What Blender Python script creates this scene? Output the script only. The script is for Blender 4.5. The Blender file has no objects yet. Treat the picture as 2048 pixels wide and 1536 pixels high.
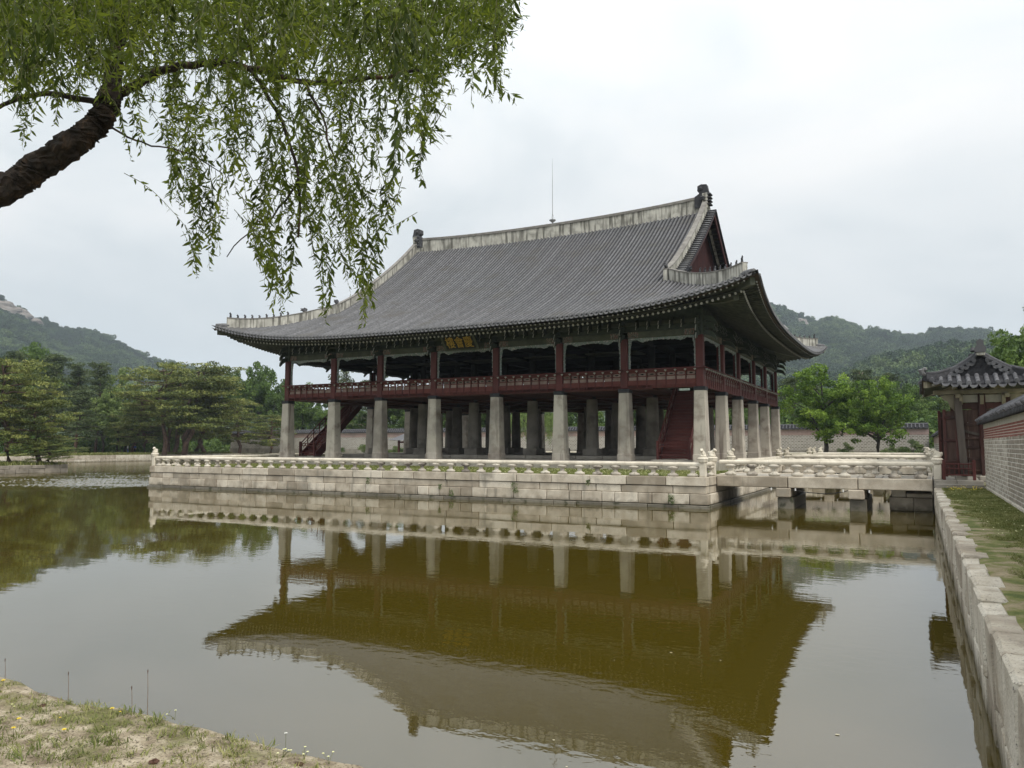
import bpy, math, random
import numpy as np
from mathutils import Vector, Matrix
S = bpy.context.scene
COL = S.collection
R = math.radians
rng = np.random.default_rng(7)
random.seed(7)

# ------------------------------------------------------------------ camera, world, sun, exposure
cam = bpy.data.cameras.new('camera'); camo = bpy.data.objects.new('camera', cam); COL.objects.link(camo)
CAM = Vector((11.82, -47.778, 3.05)); YAW = -0.4845; PITCH = 0.0789; ROLL = 0.0007
_f = Vector((math.sin(YAW)*math.cos(PITCH), math.cos(YAW)*math.cos(PITCH), math.sin(PITCH)))
_r = Vector((math.cos(YAW), -math.sin(YAW), 0)); _u = _r.cross(_f)
_r2 = _r*math.cos(ROLL)+_u*math.sin(ROLL); _u2 = -_r*math.sin(ROLL)+_u*math.cos(ROLL)
camo.matrix_world = Matrix(((_r2.x, _u2.x, -_f.x, CAM.x), (_r2.y, _u2.y, -_f.y, CAM.y), (_r2.z, _u2.z, -_f.z, CAM.z), (0, 0, 0, 1)))
cam.sensor_width = 36; cam.lens = 36*1533.1/2048; cam.clip_start = .1; cam.clip_end = 8000
S.camera = camo

SUN_EL, SUN_AZ = R(52), R(118)     # azimuth clockwise from +Y
w = bpy.data.worlds.new('World'); S.world = w; w.use_nodes = True
nt = w.node_tree; N = nt.nodes; L = nt.links
bg = N['Background']; bg.inputs['Strength'].default_value = .118
sky = N.new('ShaderNodeTexSky'); sky.sky_type = 'NISHITA'; sky.sun_disc = False
sky.sun_elevation = SUN_EL; sky.sun_rotation = SUN_AZ
tc = N.new('ShaderNodeTexCoord')
mp = N.new('ShaderNodeMapping'); mp.inputs['Scale'].default_value = (1.2, 1.2, 2.4); L.new(tc.outputs['Generated'], mp.inputs[0])
n1 = N.new('ShaderNodeTexNoise'); n1.inputs['Scale'].default_value = 2.0; n1.inputs['Detail'].default_value = 5; n1.inputs['Roughness'].default_value = .5
n1.inputs['Distortion'].default_value = .4
L.new(mp.outputs[0], n1.inputs[0])
cr = N.new('ShaderNodeValToRGB'); L.new(n1.outputs['Fac'], cr.inputs[0])
e = cr.color_ramp.elements
e[0].position = .34; e[0].color = (.60, .64, .655, 1)
e[1].position = .66; e[1].color = (.80, .80, .79, 1)
el = e.new(.47); el.color = (.70, .725, .73, 1)
sx = N.new('ShaderNodeSeparateXYZ'); L.new(tc.outputs['Generated'], sx.inputs[0])
mz = N.new('ShaderNodeMath'); mz.operation = 'MAXIMUM'; mz.inputs[1].default_value = 0; L.new(sx.outputs[2], mz.inputs[0])
mq = N.new('ShaderNodeMath'); mq.operation = 'POWER'; mq.inputs[1].default_value = 2; L.new(mz.outputs[0], mq.inputs[0])
ml = N.new('ShaderNodeMath'); ml.operation = 'MULTIPLY_ADD'; ml.inputs[1].default_value = 16.0; ml.inputs[2].default_value = 9.7; L.new(mq.outputs[0], ml.inputs[0])
vm = N.new('ShaderNodeVectorMath'); vm.operation = 'SCALE'; L.new(cr.outputs[0], vm.inputs[0]); L.new(ml.outputs[0], vm.inputs['Scale'])
mx = N.new('ShaderNodeMixRGB'); mx.inputs[0].default_value = .93
L.new(sky.outputs[0], mx.inputs[1]); L.new(vm.outputs[0], mx.inputs[2]); L.new(mx.outputs[0], bg.inputs[0])

sl = bpy.data.lights.new('sun', 'SUN'); sl.energy = 3.1; sl.angle = R(18); sl.color = (1, .95, .86)
so = bpy.data.objects.new('sun', sl); COL.objects.link(so)
sd = Vector((math.sin(SUN_AZ)*math.cos(SUN_EL), math.cos(SUN_AZ)*math.cos(SUN_EL), math.sin(SUN_EL)))
so.rotation_euler = sd.to_track_quat('Z', 'Y').to_euler(); so.location = (40, -60, 80)
S.view_settings.view_transform = 'Standard'; S.view_settings.look = 'None'; S.view_settings.gamma = 1
S.view_settings.use_curve_mapping = False; S.view_settings.exposure = 0
S.cycles.max_bounces = 6; S.cycles.transparent_max_bounces = 8; S.cycles.volume_bounces = 0
S.cycles.use_denoising = True

# ------------------------------------------------------------------ materials
MATS = {}
def mat(name, ramp, scale=2., rough=.85, bump=0., bscale=None, streak=None, objrand=0., tint=None, transl=None,
        spec=.3, detail=6., stretch=(1, 1, 1), speck=None, blotch=None, tide=None):
    """ramp: list of (pos,colour); noise over world position chooses the colour"""
    m = bpy.data.materials.new(name); m.use_nodes = True; MATS[name] = m
    n = m.node_tree.nodes; l = m.node_tree.links; b = n['Principled BSDF']
    b.inputs['Roughness'].default_value = rough; b.inputs['Specular IOR Level'].default_value = spec
    g = n.new('ShaderNodeNewGeometry'); mpp = n.new('ShaderNodeMapping'); mpp.inputs['Scale'].default_value = stretch
    l.new(g.outputs['Position'], mpp.inputs[0])
    def noise(sc, de=detail, vec=None, ro=.55):
        t = n.new('ShaderNodeTexNoise'); t.inputs['Scale'].default_value = sc; t.inputs['Detail'].default_value = de
        t.inputs['Roughness'].default_value = ro
        l.new(vec or mpp.outputs[0], t.inputs[0]); return t.outputs['Fac']
    f = noise(scale)
    if objrand:
        oi = n.new('ShaderNodeObjectInfo'); a = n.new('ShaderNodeMath'); a.operation = 'MULTIPLY_ADD'
        a.inputs[1].default_value = objrand; a.inputs[2].default_value = -objrand/2; l.new(oi.outputs['Random'], a.inputs[0])
        s = n.new('ShaderNodeMath'); s.operation = 'ADD'; l.new(f, s.inputs[0]); l.new(a.outputs[0], s.inputs[1]); f = s.outputs[0]
    if tint:
        at = n.new('ShaderNodeAttribute'); at.attribute_name = 'tint'; a = n.new('ShaderNodeMath'); a.operation = 'MULTIPLY_ADD'
        a.inputs[1].default_value = tint; a.inputs[2].default_value = -tint/2; l.new(at.outputs['Fac'], a.inputs[0])
        s = n.new('ShaderNodeMath'); s.operation = 'ADD'; l.new(f, s.inputs[0]); l.new(a.outputs[0], s.inputs[1]); f = s.outputs[0]
    c = n.new('ShaderNodeValToRGB'); l.new(f, c.inputs[0]); els = c.color_ramp.elements
    for i, (p_, co) in enumerate(ramp):
        x = els[i] if i < 2 else els.new(p_)
        x.position = p_; x.color = (*co, 1)
    out = c.outputs[0]
    def mixin(fac, colr, out, mode='MIX'):
        q = n.new('ShaderNodeMixRGB'); q.blend_type = mode; l.new(fac, q.inputs[0]); l.new(out, q.inputs[1]); q.inputs[2].default_value = (*colr, 1); return q.outputs[0]
    def ramp2(fac, lo, hi):
        q = n.new('ShaderNodeMapRange'); q.inputs[1].default_value = lo; q.inputs[2].default_value = hi; l.new(fac, q.inputs[0]); return q.outputs[0]
    if blotch:   # (scale, lo, hi, colour)
        out = mixin(ramp2(noise(blotch[0], 5), blotch[1], blotch[2]), blotch[3], out)
    if streak:   # (scale, lo, hi, colour) vertical rain streaks
        mp2 = n.new('ShaderNodeMapping'); mp2.inputs['Scale'].default_value = (1, 1, .09); l.new(g.outputs['Position'], mp2.inputs[0])
        out = mixin(ramp2(noise(streak[0], 4, mp2.outputs[0]), streak[1], streak[2]), streak[3], out)
    if tide:     # dark wet line left by the pond just above the water
        sz_ = n.new('ShaderNodeSeparateXYZ'); l.new(g.outputs['Position'], sz_.inputs[0]); ta = n.new('ShaderNodeMath'); ta.operation = 'MULTIPLY_ADD'; ta.inputs[1].default_value = .5; l.new(noise(3, 3), ta.inputs[0]); l.new(sz_.outputs[2], ta.inputs[2])
        out = mixin(ramp2(ta.outputs[0], tide[1]+.25, tide[0]+.25), tide[2], out)
    if speck:
        out = mixin(ramp2(noise(speck[0], 2), speck[1], speck[2]), speck[3], out)
    l.new(out, b.inputs['Base Color'])
    if bump:
        bp = n.new('ShaderNodeBump'); bp.inputs['Strength'].default_value = 1; bp.inputs['Distance'].default_value = bump
        l.new(noise(bscale or scale*4, 4), bp.inputs['Height']); l.new(bp.outputs[0], b.inputs['Normal'])
    if transl:
        t = n.new('ShaderNodeBsdfTranslucent'); l.new(out, t.inputs[0]); ms = n.new('ShaderNodeMixShader'); ms.inputs[0].default_value = transl
        l.new(b.outputs[0], ms.inputs[1]); l.new(t.outputs[0], ms.inputs[2]); l.new(ms.outputs[0], n['Material Output'].inputs[0])
    return m

mat('granite', [(.25, (.27, .23, .175)), (.5, (.44, .385, .305)), (.75, (.60, .545, .45))], 1.3, .85, .012, 30, objrand=.5, tide=(.06, .34, (.13, .11, .075)),
    blotch=(.9, .56, .72, (.27, .245, .20)), streak=(3.2, .60, .76, (.20, .18, .145)), speck=(45, .60, .72, (.22, .20, .18)))
mat('rail_stone', [(.25, (.42, .375, .30)), (.5, (.57, .52, .425)), (.75, (.68, .63, .53))], 2, .8, .004, 40, objrand=.2,
    blotch=(1.6, .60, .74, (.36, .32, .26)), speck=(60, .62, .72, (.36, .33, .29)))
mat('baluster_stone', [(.2, (.16, .14, .12)), (.36, (.42, .38, .32)), (.75, (.55, .51, .43))], 2.5, .9, .006, 30, objrand=.5,
    blotch=(5, .55, .7, (.24, .215, .17)), speck=(60, .62, .72, (.2, .18, .15)))
mat('wet_stone', [(.3, (.10, .09, .07)), (.7, (.22, .20, .16))], 2, .5, .01, 15, objrand=.3, blotch=(2, .5, .65, (.05, .05, .03)))
mat('column_stone', [(.25, (.25, .225, .195)), (.5, (.42, .38, .32)), (.78, (.52, .48, .41))], .8, .85, .004, 35, objrand=.3,
    blotch=(1.0, .52, .70, (.20, .165, .135)), streak=(2.2, .56, .74, (.15, .12, .10)), speck=(50, .62, .74, (.25, .22, .2)))
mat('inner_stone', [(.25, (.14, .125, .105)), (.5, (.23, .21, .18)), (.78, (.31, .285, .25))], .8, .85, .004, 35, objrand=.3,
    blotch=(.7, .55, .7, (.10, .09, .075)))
mat('black_band', [(.3, (.012, .013, .015)), (.7, (.035, .036, .04))], 6, .6, .01, 20)
mat('paving', [(.3, (.22, .20, .17)), (.7, (.38, .35, .30))], 1.2, .9, .004, 30, objrand=.2)
mat('bank_stone', [(.25, (.27, .23, .18)), (.5, (.43, .385, .31)), (.78, (.58, .54, .46))], 2.2, .9, .03, 22, objrand=.4, tide=(.0, .30, (.11, .095, .06)),
    blotch=(1.3, .55, .72, (.30, .25, .18)), streak=(2.5, .60, .75, (.22, .19, .145)), speck=(38, .57, .70, (.20, .18, .16)))
mat('plaster', [(.3, (.33, .32, .285)), (.6, (.50, .485, .435))], 1.1, .9, .003, 30, streak=(4.2, .46, .62, (.12, .115, .10)), blotch=(1.2, .50, .70, (.21, .205, .18)))
mat('ridge_cap', [(.3, (.13, .12, .11)), (.7, (.24, .23, .21))], 2, .9, .004, 20)
mat('tile', [(.25, (.05, .05, .054)), (.5, (.086, .086, .092)), (.78, (.14, .14, .148))], 5, .6, .006, 18, objrand=.20, spec=.45, detail=3,
    blotch=(.5, .52, .72, (.07, .066, .06)))
mat('tile_dark', [(.3, (.03, .03, .034)), (.7, (.075, .075, .082))], 5, .7, .006, 18, objrand=.5, spec=.25)
mat('tile_mid', [(.3, (.06, .06, .066)), (.7, (.12, .12, .13))], 5, .65, .006, 18, objrand=.4, spec=.3)
mat('old_stone', [(.3, (.13, .115, .09)), (.7, (.26, .23, .19))], 1.5, .9, .01, 20, objrand=.35)
mat('tile_pan', [(.3, (.014, .014, .017)), (.7, (.036, .036, .04))], 6, .8, .01, 12, spec=.15)
mat('tile_end', [(.3, (.085, .085, .09)), (.7, (.17, .17, .175))], 8, .65, .01, 30, objrand=.2)
mat('red_wood', [(.3, (.062, .017, .015)), (.7, (.105, .029, .025))], 2, .65, .003, 25, stretch=(1, 1, .4), objrand=.2, blotch=(2.5, .6, .8, (.07, .022, .02)))
mat('gable_red', [(.3, (.035, .014, .015)), (.7, (.062, .022, .022))], 3, .8, objrand=.3)
mat('red_panel', [(.3, (.085, .022, .018)), (.7, (.125, .035, .028))], 3, .7, .003, 20, objrand=.3, blotch=(1.5, .55, .8, (.08, .035, .028)))
mat('pale_panel', [(.3, (.15, .105, .085)), (.7, (.25, .19, .16))], 3, .8, objrand=.4)
mat('green_wood', [(.3, (.026, .036, .027)), (.7, (.058, .068, .05))], 3, .75, objrand=.2)
mat('khaki_wood', [(.3, (.055, .06, .042)), (.7, (.09, .095, .066))], 2, .75, .002, 20, objrand=.15)
mat('painted_end', [(.34, (.02, .035, .028)), (.44, (.22, .20, .15)), (.5, (.03, .06, .055)), (.58, (.20, .06, .05)), (.66, (.24, .25, .19))], 6, .7, stretch=(3, 3, .7), detail=1)
mat('valance_paint', [(.34, (.06, .09, .085)), (.43, (.30, .32, .28)), (.50, (.10, .17, .16)), (.57, (.30, .28, .29)), (.66, (.42, .40, .34))], 8, .75, .01, 30, detail=4)
mat('rafter_paint', [(.3, (.035, .04, .03)), (.7, (.075, .078, .055))], 3, .8, objrand=.2)
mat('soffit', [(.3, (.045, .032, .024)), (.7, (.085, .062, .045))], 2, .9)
mat('rafter_end', [(.3, (.24, .24, .20)), (.7, (.42, .41, .36))], 30, .8, objrand=.2)
mat('pale_wood', [(.3, (.20, .18, .125)), (.7, (.32, .29, .21))], 3, .8, .004, 30, stretch=(1, 1, .3), blotch=(2, .55, .8, (.15, .13, .09)))
mat('weathered_wood', [(.3, (.06, .05, .042)), (.7, (.13, .11, .095))], 5, .85, .008, 20, stretch=(1, 1, .12))
mat('dark_planks', [(.3, (.045, .026, .022)), (.7, (.10, .062, .05))], 5, .85, .006, 20, stretch=(1, 1, .15), objrand=.35)
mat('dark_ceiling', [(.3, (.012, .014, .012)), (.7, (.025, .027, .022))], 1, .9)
mat('floor_wood', [(.3, (.045, .028, .02)), (.7, (.085, .05, .038))], 3, .8)
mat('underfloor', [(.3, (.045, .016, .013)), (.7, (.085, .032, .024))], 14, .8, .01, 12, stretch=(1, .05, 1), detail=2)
mat('gold', [(.3, (.33, .19, .02)), (.7, (.50, .31, .045))], 8, .45, spec=.5)
mat('sign_black', [(.3, (.010, .011, .012)), (.7, (.02, .02, .022))], 3, .5)
mat('metal', [(.3, (.25, .26, .27)), (.7, (.35, .36, .37))], 3, .4)
mat('cable', [(.3, (.01, .01, .01)), (.7, (.02, .02, .02))], 3, .5)
mat('white_fixture', [(.3, (.6, .6, .58)), (.7, (.7, .7, .68))], 3, .5)
mat('gate_wood', [(.3, (.05, .020, .017)), (.7, (.095, .038, .032))], 3, .8, .004, 25, stretch=(1, 1, .3), objrand=.3, blotch=(2, .5, .7, (.045, .03, .026)))
mat('grey_brick', [(.28, (.24, .21, .17)), (.5, (.36, .325, .27)), (.72, (.47, .435, .375))], 3, .9, .006, 30, objrand=.5, tint=.5, speck=(60, .6, .7, (.2, .18, .16)))
mat('mortar', [(.3, (.50, .48, .43)), (.7, (.62, .60, .54))], 3, .9, .003, 30, blotch=(1, .6, .8, (.35, .32, .28)))
mat('red_brick', [(.3, (.20, .075, .058)), (.7, (.29, .12, .095))], 4, .9, .004, 30, tint=.4)
mat('cream_plaster', [(.3, (.40, .38, .32)), (.7, (.50, .48, .41))], 2, .9, streak=(4, .55, .75, (.30, .28, .24)))
mat('bark', [(.38, (.010, .008, .007)), (.55, (.028, .020, .015)), (.70, (.10, .06, .035))], 9, .9, .05, 12, stretch=(1, 1, .5), detail=8, speck=(14, .60, .68, (.02, .016, .012)))
mat('pine_bark', [(.3, (.055, .038, .03)), (.7, (.15, .095, .072))], 2, .9)
mat('grey_bark', [(.3, (.03, .025, .02)), (.7, (.075, .065, .052))], 2, .9)
def leafmat(name, a, b, c, tr=.3, sc=.6, rough=.6): mat(name, [(.2, a), (.5, b), (.8, c)], sc, rough, tint=.55, transl=tr, spec=.25, detail=2)
leafmat('willow_leaf', (.030, .046, .007), (.105, .145, .016), (.28, .33, .04), .48, 3, .7)
leafmat('pine_needle', (.036, .056, .018), (.12, .15, .038), (.27, .28, .08), .18)
leafmat('dark_needle', (.024, .042, .018), (.060, .085, .032), (.12, .15, .055), .12)
leafmat('maple_leaf', (.035, .075, .010), (.105, .185, .022), (.24, .35, .05), .35)
leafmat('broad_leaf', (.045, .085, .02), (.09, .15, .035), (.17, .25, .06), .3)
leafmat('pale_leaf', (.07, .11, .03), (.14, .20, .055), (.24, .30, .10), .3)
leafmat('bush_leaf', (.05, .08, .025), (.11, .16, .05), (.20, .25, .10), .3)
leafmat('hill_tree', (.012, .028, .014), (.034, .066, .026), (.12, .17, .06), .0, .008, .95)
mat('hill_ground', [(.3, (.02, .035, .018)), (.7, (.05, .07, .035))], .02, 1)
mat('hill_rock', [(.3, (.13, .115, .10)), (.7, (.28, .245, .22))], .03, .9, .5, .1, stretch=(1, 1, .4), streak=(.06, .5, .7, (.16, .14, .125)))
mat('lawn', [(.3, (.07, .10, .022)), (.55, (.12, .15, .035)), (.75, (.19, .19, .07))], 1.1, .95, .02, 22, blotch=(.6, .62, .8, (.24, .20, .12)), speck=(30, .62, .7, (.17, .21, .06)))
mat('bank_grass', [(.33, (.075, .10, .022)), (.47, (.16, .17, .05)), (.55, (.26, .215, .13)), (.75, (.36, .30, .20))], 2.6, .95, .03, 40, detail=14, speck=(28, .58, .68, (.15, .15, .07)))
mat('sand', [(.33, (.20, .155, .105)), (.5, (.36, .30, .21)), (.64, (.50, .43, .32))], 9, .95, .03, 60, detail=12, blotch=(2.2, .50, .64, (.16, .155, .06)), speck=(55, .56, .66, (.12, .095, .065)))
mat('ground', [(.3, (.10, .12, .045)), (.7, (.26, .23, .15))], .12, .95)
mat('gravel_path', [(.3, (.42, .38, .30)), (.7, (.55, .50, .41))], 1, .95)
leafmat('grass_blade', (.085, .11, .025), (.17, .195, .05), (.34, .32, .14), .3, 2)
mat('yellow_petal', [(.3, (.75, .55, .02)), (.7, (.85, .68, .05))], 20, .6)
mat('pale_petal', [(.3, (.72, .72, .35)), (.7, (.85, .85, .55))], 20, .6)
mat('seed_head', [(.3, (.6, .6, .55)), (.7, (.8, .8, .75))], 20, .9)
mat('stalk', [(.3, (.07, .10, .03)), (.7, (.15, .14, .07))], 10, .8)
mat('dead_leaf', [(.3, (.05, .025, .018)), (.7, (.11, .055, .035))], 30, .8, .01, 40)
mat('twig', [(.3, (.10, .06, .035)), (.7, (.20, .13, .08))], 20, .8)
mat('skin', [(.3, (.45, .28, .2)), (.7, (.5, .32, .24))], 3, .6)
mat('cloth_white', [(.3, (.6, .6, .6)), (.7, (.75, .75, .75))], 3, .9)
mat('cloth_dark', [(.3, (.02, .02, .03)), (.7, (.04, .04, .06))], 3, .9)
mat('cloth_blue', [(.3, (.06, .10, .25)), (.7, (.10, .16, .35))], 3, .9)
mat('floating_leaf', [(.3, (.30, .28, .18)), (.7, (.5, .46, .35))], 20, .8)

# water: murky body, mirror surface, fine ripples with a patch of wind-roughened water by the far island
m = bpy.data.materials.new('water'); m.use_nodes = True; MATS['water'] = m
n = m.node_tree.nodes; l = m.node_tree.links; b = n['Principled BSDF']
b.inputs['Base Color'].default_value = (.054, .040, .004, 1); b.inputs['Roughness'].default_value = .015; b.inputs['IOR'].default_value = 2.5
g = n.new('ShaderNodeNewGeometry')
def wn(sc, st, de=3):
    mm = n.new('ShaderNodeMapping'); mm.inputs['Scale'].default_value = st; mm.inputs['Rotation'].default_value = (0, 0, R(28)); l.new(g.outputs['Position'], mm.inputs[0])
    t = n.new('ShaderNodeTexNoise'); t.inputs['Scale'].default_value = sc; t.inputs['Detail'].default_value = de; l.new(mm.outputs[0], t.inputs[0]); return t.outputs['Fac']
def wm(op, a, b_, c=None):
    q = n.new('ShaderNodeMath'); q.operation = op
    for i, v in enumerate([a, b_] + ([c] if c is not None else [])):
        if isinstance(v, (int, float)): q.inputs[i].default_value = v
        else: l.new(v, q.inputs[i])
    return q.outputs[0]
sxx = n.new('ShaderNodeSeparateXYZ'); l.new(g.outputs['Position'], sxx.inputs[0]); rg = n.new('ShaderNodeMapRange'); rg.inputs[1].default_value = -45; rg.inputs[2].default_value = -85; rg.inputs[3].default_value = .015; rg.inputs[4].default_value = .13; l.new(sxx.outputs[0], rg.inputs[0]); l.new(rg.outputs[0], b.inputs['Roughness'])
vd = n.new('ShaderNodeVectorMath'); vd.operation = 'DISTANCE'; vd.inputs[1].default_value = (-46, -9, 0); l.new(g.outputs['Position'], vd.inputs[0])
patch = n.new('ShaderNodeMapRange'); patch.inputs[1].default_value = 16; patch.inputs[2].default_value = 5; l.new(vd.outputs['Value'], patch.inputs[0])
big = n.new('ShaderNodeMapRange'); big.inputs[1].default_value = .42; big.inputs[2].default_value = .62; l.new(wn(.09, (1, 1, 1)), big.inputs[0])
amp = wm('MULTIPLY_ADD', patch.outputs[0], .004, wm('MULTIPLY_ADD', big.outputs[0], .0013, .0005))
hgt = wm('MULTIPLY_ADD', wn(3.2, (1, 1.6, 1), 3), amp, wm('MULTIPLY', wn(.55, (1, 1.8, 1), 2), .0026))
bp = n.new('ShaderNodeBump'); bp.inputs['Strength'].default_value = 1; bp.inputs['Distance'].default_value = 1
l.new(hgt, bp.inputs['Height']); l.new(bp.outputs[0], b.inputs['Normal'])

# ------------------------------------------------------------------ mesh helpers
ORG = {}        # world origin of every object (children have no rotation unless copied from a thing)
def tag(o, label=None, cat=None, group=None, kind=None):
    if label: o['label'] = label
    if cat: o['category'] = cat
    if group: o['group'] = group
    if kind: o['kind'] = kind
    return o
def thing(name, label, cat, loc=(0, 0, 0), group=None, rz=0.):
    o = bpy.data.objects.new(name, None); COL.objects.link(o); o.location = loc; o.rotation_euler = (0, 0, rz); o.empty_display_size = .2
    ORG[o.name] = Vector(loc); return tag(o, label, cat, group)
class MB:
    def __init__(s): s.v = []; s.f = []; s.m = []; s.sm = False
    def add(s, V, F, mi=0):
        k = len(s.v); s.v += [tuple(map(float, q)) for q in V]; s.f += [tuple(i+k for i in f) for f in F]; s.m += [mi]*len(F); return s
    def box(s, x0, x1, y0, y1, z0, z1, mi=0):
        return s.add([(x0, y0, z0), (x1, y0, z0), (x1, y1, z0), (x0, y1, z0), (x0, y0, z1), (x1, y0, z1), (x1, y1, z1), (x0, y1, z1)],
                     [(0, 3, 2, 1), (4, 5, 6, 7), (0, 1, 5, 4), (1, 2, 6, 5), (2, 3, 7, 6), (3, 0, 4, 7)], mi)
    def cbox(s, x0, x1, y0, y1, z0, z1, c=.02, j=0., mi=0):
        """box with chamfered edges and slightly uneven corners"""
        V = []; idx = {}
        P = [(x0, x1), (y0, y1), (z0, z1)]
        c = min(c, .3*min(x1-x0, y1-y0, z1-z0))
        for cx in (0, 1):
            for cy in (0, 1):
                for cz in (0, 1):
                    jj = [random.uniform(-j, j) for _ in range(3)]
                    for ax in range(3):
                        q = []
                        for a, sgn in zip(range(3), (cx, cy, cz)):
                            val = P[a][sgn]
                            if a != ax: val += c if sgn == 0 else -c
                            q.append(val+jj[a])
                        idx[(cx, cy, cz, ax)] = len(V); V.append(q)
        F = []
        for ax in range(3):
            o = [a for a in range(3) if a != ax]
            for sgn in (0, 1):
                q = []
                for (a, b_) in ((0, 0), (1, 0), (1, 1), (0, 1)):
                    k = [0, 0, 0]; k[ax] = sgn; k[o[0]] = a; k[o[1]] = b_; q.append(idx[(*k, ax)])
                F.append(q)
        for a in range(3):      # edges parallel to a
            o = [q for q in range(3) if q != a]
            for s0 in (0, 1):
                for s1 in (0, 1):
                    k0 = [0, 0, 0]; k0[o[0]] = s0; k0[o[1]] = s1; k1 = list(k0); k1[a] = 1
                    F.append([idx[(*k0, o[0])], idx[(*k1, o[0])], idx[(*k1, o[1])], idx[(*k0, o[1])]])
        for cx in (0, 1):
            for cy in (0, 1):
                for cz in (0, 1): F.append([idx[(cx, cy, cz, 0)], idx[(cx, cy, cz, 1)], idx[(cx, cy, cz, 2)]])
        # orient outward
        ctr = Vector(((x0+x1)/2, (y0+y1)/2, (z0+z1)/2)); G = []
        for f in F:
            a, b_, c_ = (Vector(V[i]) for i in f[:3]); nn = (b_-a).cross(c_-a); mid = sum((Vector(V[i]) for i in f), Vector())/len(f)
            G.append(tuple(f) if nn.dot(mid-ctr) > 0 else tuple(reversed(f)))
        return s.add(V, G, mi)
    def prism(s, poly, axis, a, b_, mi=0):
        """extrude a polygon (list of 2D) along axis x/y/z from a to b"""
        k = len(poly)
        def P(p, t): return {'x': (t, p[0], p[1]), 'y': (p[0], t, p[1]), 'z': (p[0], p[1], t)}[axis]
        V = [P(p, a) for p in poly]+[P(p, b_) for p in poly]
        F = [tuple(range(k))[::-1], tuple(range(k, 2*k))]+[(i, (i+1) % k, k+(i+1) % k, k+i) for i in range(k)]
        return s.add(V, F, mi)
    def tube(s, pts, r, n=6, cap=True, mi=0, half=False):
        pts = [Vector(p) for p in pts]; rs = r if isinstance(r, (list, tuple)) else [r]*len(pts); V = []; m_ = len(pts)
        up = Vector((0, 0, 1))
        for i, p in enumerate(pts):
            d = (pts[min(i+1, m_-1)]-pts[max(i-1, 0)]).normalized()
            a = d.cross(up)
            if a.length < .05: a = d.cross(Vector((1, 0, 0)))
            a.normalize(); b_ = a.cross(d)
            for k in range(n+1 if half else n):
                t = math.pi*k/n if half else 2*math.pi*k/n
                V.append(p+(a*math.cos(t)+b_*math.sin(t))*rs[i])
        w_ = n+1 if half else n; F = []
        for i in range(m_-1):
            for k in range(n):
                k2 = k+1 if half else (k+1) % n
                F.append((i*w_+k, i*w_+k2, (i+1)*w_+k2, (i+1)*w_+k))
        if cap: F += [tuple(range(w_))[::-1], tuple(range((m_-1)*w_, m_*w_))]
        return s.add(V, F, mi)
    def lathe(s, prof, cx, cy, n=12, sq=(1, 1), mi=0, rot=0.):
        V = []; m_ = len(prof)
        for (r, z) in prof:
            for k in range(n):
                t = 2*math.pi*(k+.5)/n+rot; V.append((cx+r*sq[0]*math.cos(t), cy+r*sq[1]*math.sin(t), z))
        F = [(i*n+k, i*n+(k+1) % n, (i+1)*n+(k+1) % n, (i+1)*n+k) for i in range(m_-1) for k in range(n)]
        F += [tuple(range(n))[::-1], tuple(range((m_-1)*n, m_*n))]
        return s.add(V, F, mi)
    def grid(s, pts, mi=0, flip=False):
        """pts[i][j] rows of points"""
        a = len(pts); b_ = len(pts[0]); V = [q for row in pts for q in row]
        F = [(i*b_+j, i*b_+j+1, (i+1)*b_+j+1, (i+1)*b_+j) for i in range(a-1) for j in range(b_-1)]
        if flip: F = [f[::-1] for f in F]
        return s.add(V, F, mi)
    def build(s, name, mats, parent=None, smooth=False, origin=None, **kw):
        if isinstance(mats, str): mats = [mats]
        A = np.array(s.v, dtype=float)
        o0 = Vector(origin) if origin is not None else Vector(((A[:, 0].min()+A[:, 0].max())/2, (A[:, 1].min()+A[:, 1].max())/2, A[:, 2].min()))
        me = bpy.data.meshes.new(name); me.from_pydata([tuple(q) for q in (A-np.array(o0))], [], s.f)
        for q in mats: me.materials.append(MATS[q])
        if len(mats) > 1: me.polygons.foreach_set('material_index', s.m)
        if smooth: me.polygons.foreach_set('use_smooth', [True]*len(me.polygons))
        return place(name, me, o0, parent, **kw)
def place(name, me, loc, parent=None, rot=None, scale=None, **kw):
    o = bpy.data.objects.new(name, me); COL.objects.link(o); loc = Vector(loc); ORG[o.name] = loc
    if parent: o.parent = parent; o.location = loc-ORG[parent.name]
    else: o.location = loc
    if rot: o.rotation_euler = rot
    if scale: o.scale = scale
    tag(o, kw.get('label'), kw.get('cat'), kw.get('group'), kw.get('kind')); return o
def copy_tree(o, parent=None):
    c = o.copy(); COL.objects.link(c); ORG[c.name] = ORG[o.name]
    if parent: c.parent = parent
    for ch in list(o.children): copy_tree(ch, c)
    return c
def npmesh(name, V, F, mats, tint=None, smooth=False):
    """fast mesh from arrays; F (n,k)"""
    me = bpy.data.meshes.new(name); V = np.asarray(V, dtype=np.float32); F = np.asarray(F, dtype=np.int32); k = F.shape[1]
    me.vertices.add(len(V)); me.vertices.foreach_set('co', V.ravel()); me.loops.add(F.size); me.loops.foreach_set('vertex_index', F.ravel())
    me.polygons.add(len(F)); me.polygons.foreach_set('loop_start', np.arange(0, F.size, k, dtype=np.int32)); me.polygons.foreach_set('loop_total', np.full(len(F), k, dtype=np.int32))
    if smooth: me.polygons.foreach_set('use_smooth', np.ones(len(F), dtype=bool))
    me.update(calc_edges=True)
    for q in ([mats] if isinstance(mats, str) else mats): me.materials.append(MATS[q])
    if tint is not None:
        a = me.attributes.new('tint', 'FLOAT', 'POINT'); a.data.foreach_set('value', np.asarray(tint, dtype=np.float32))
    return me
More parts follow.
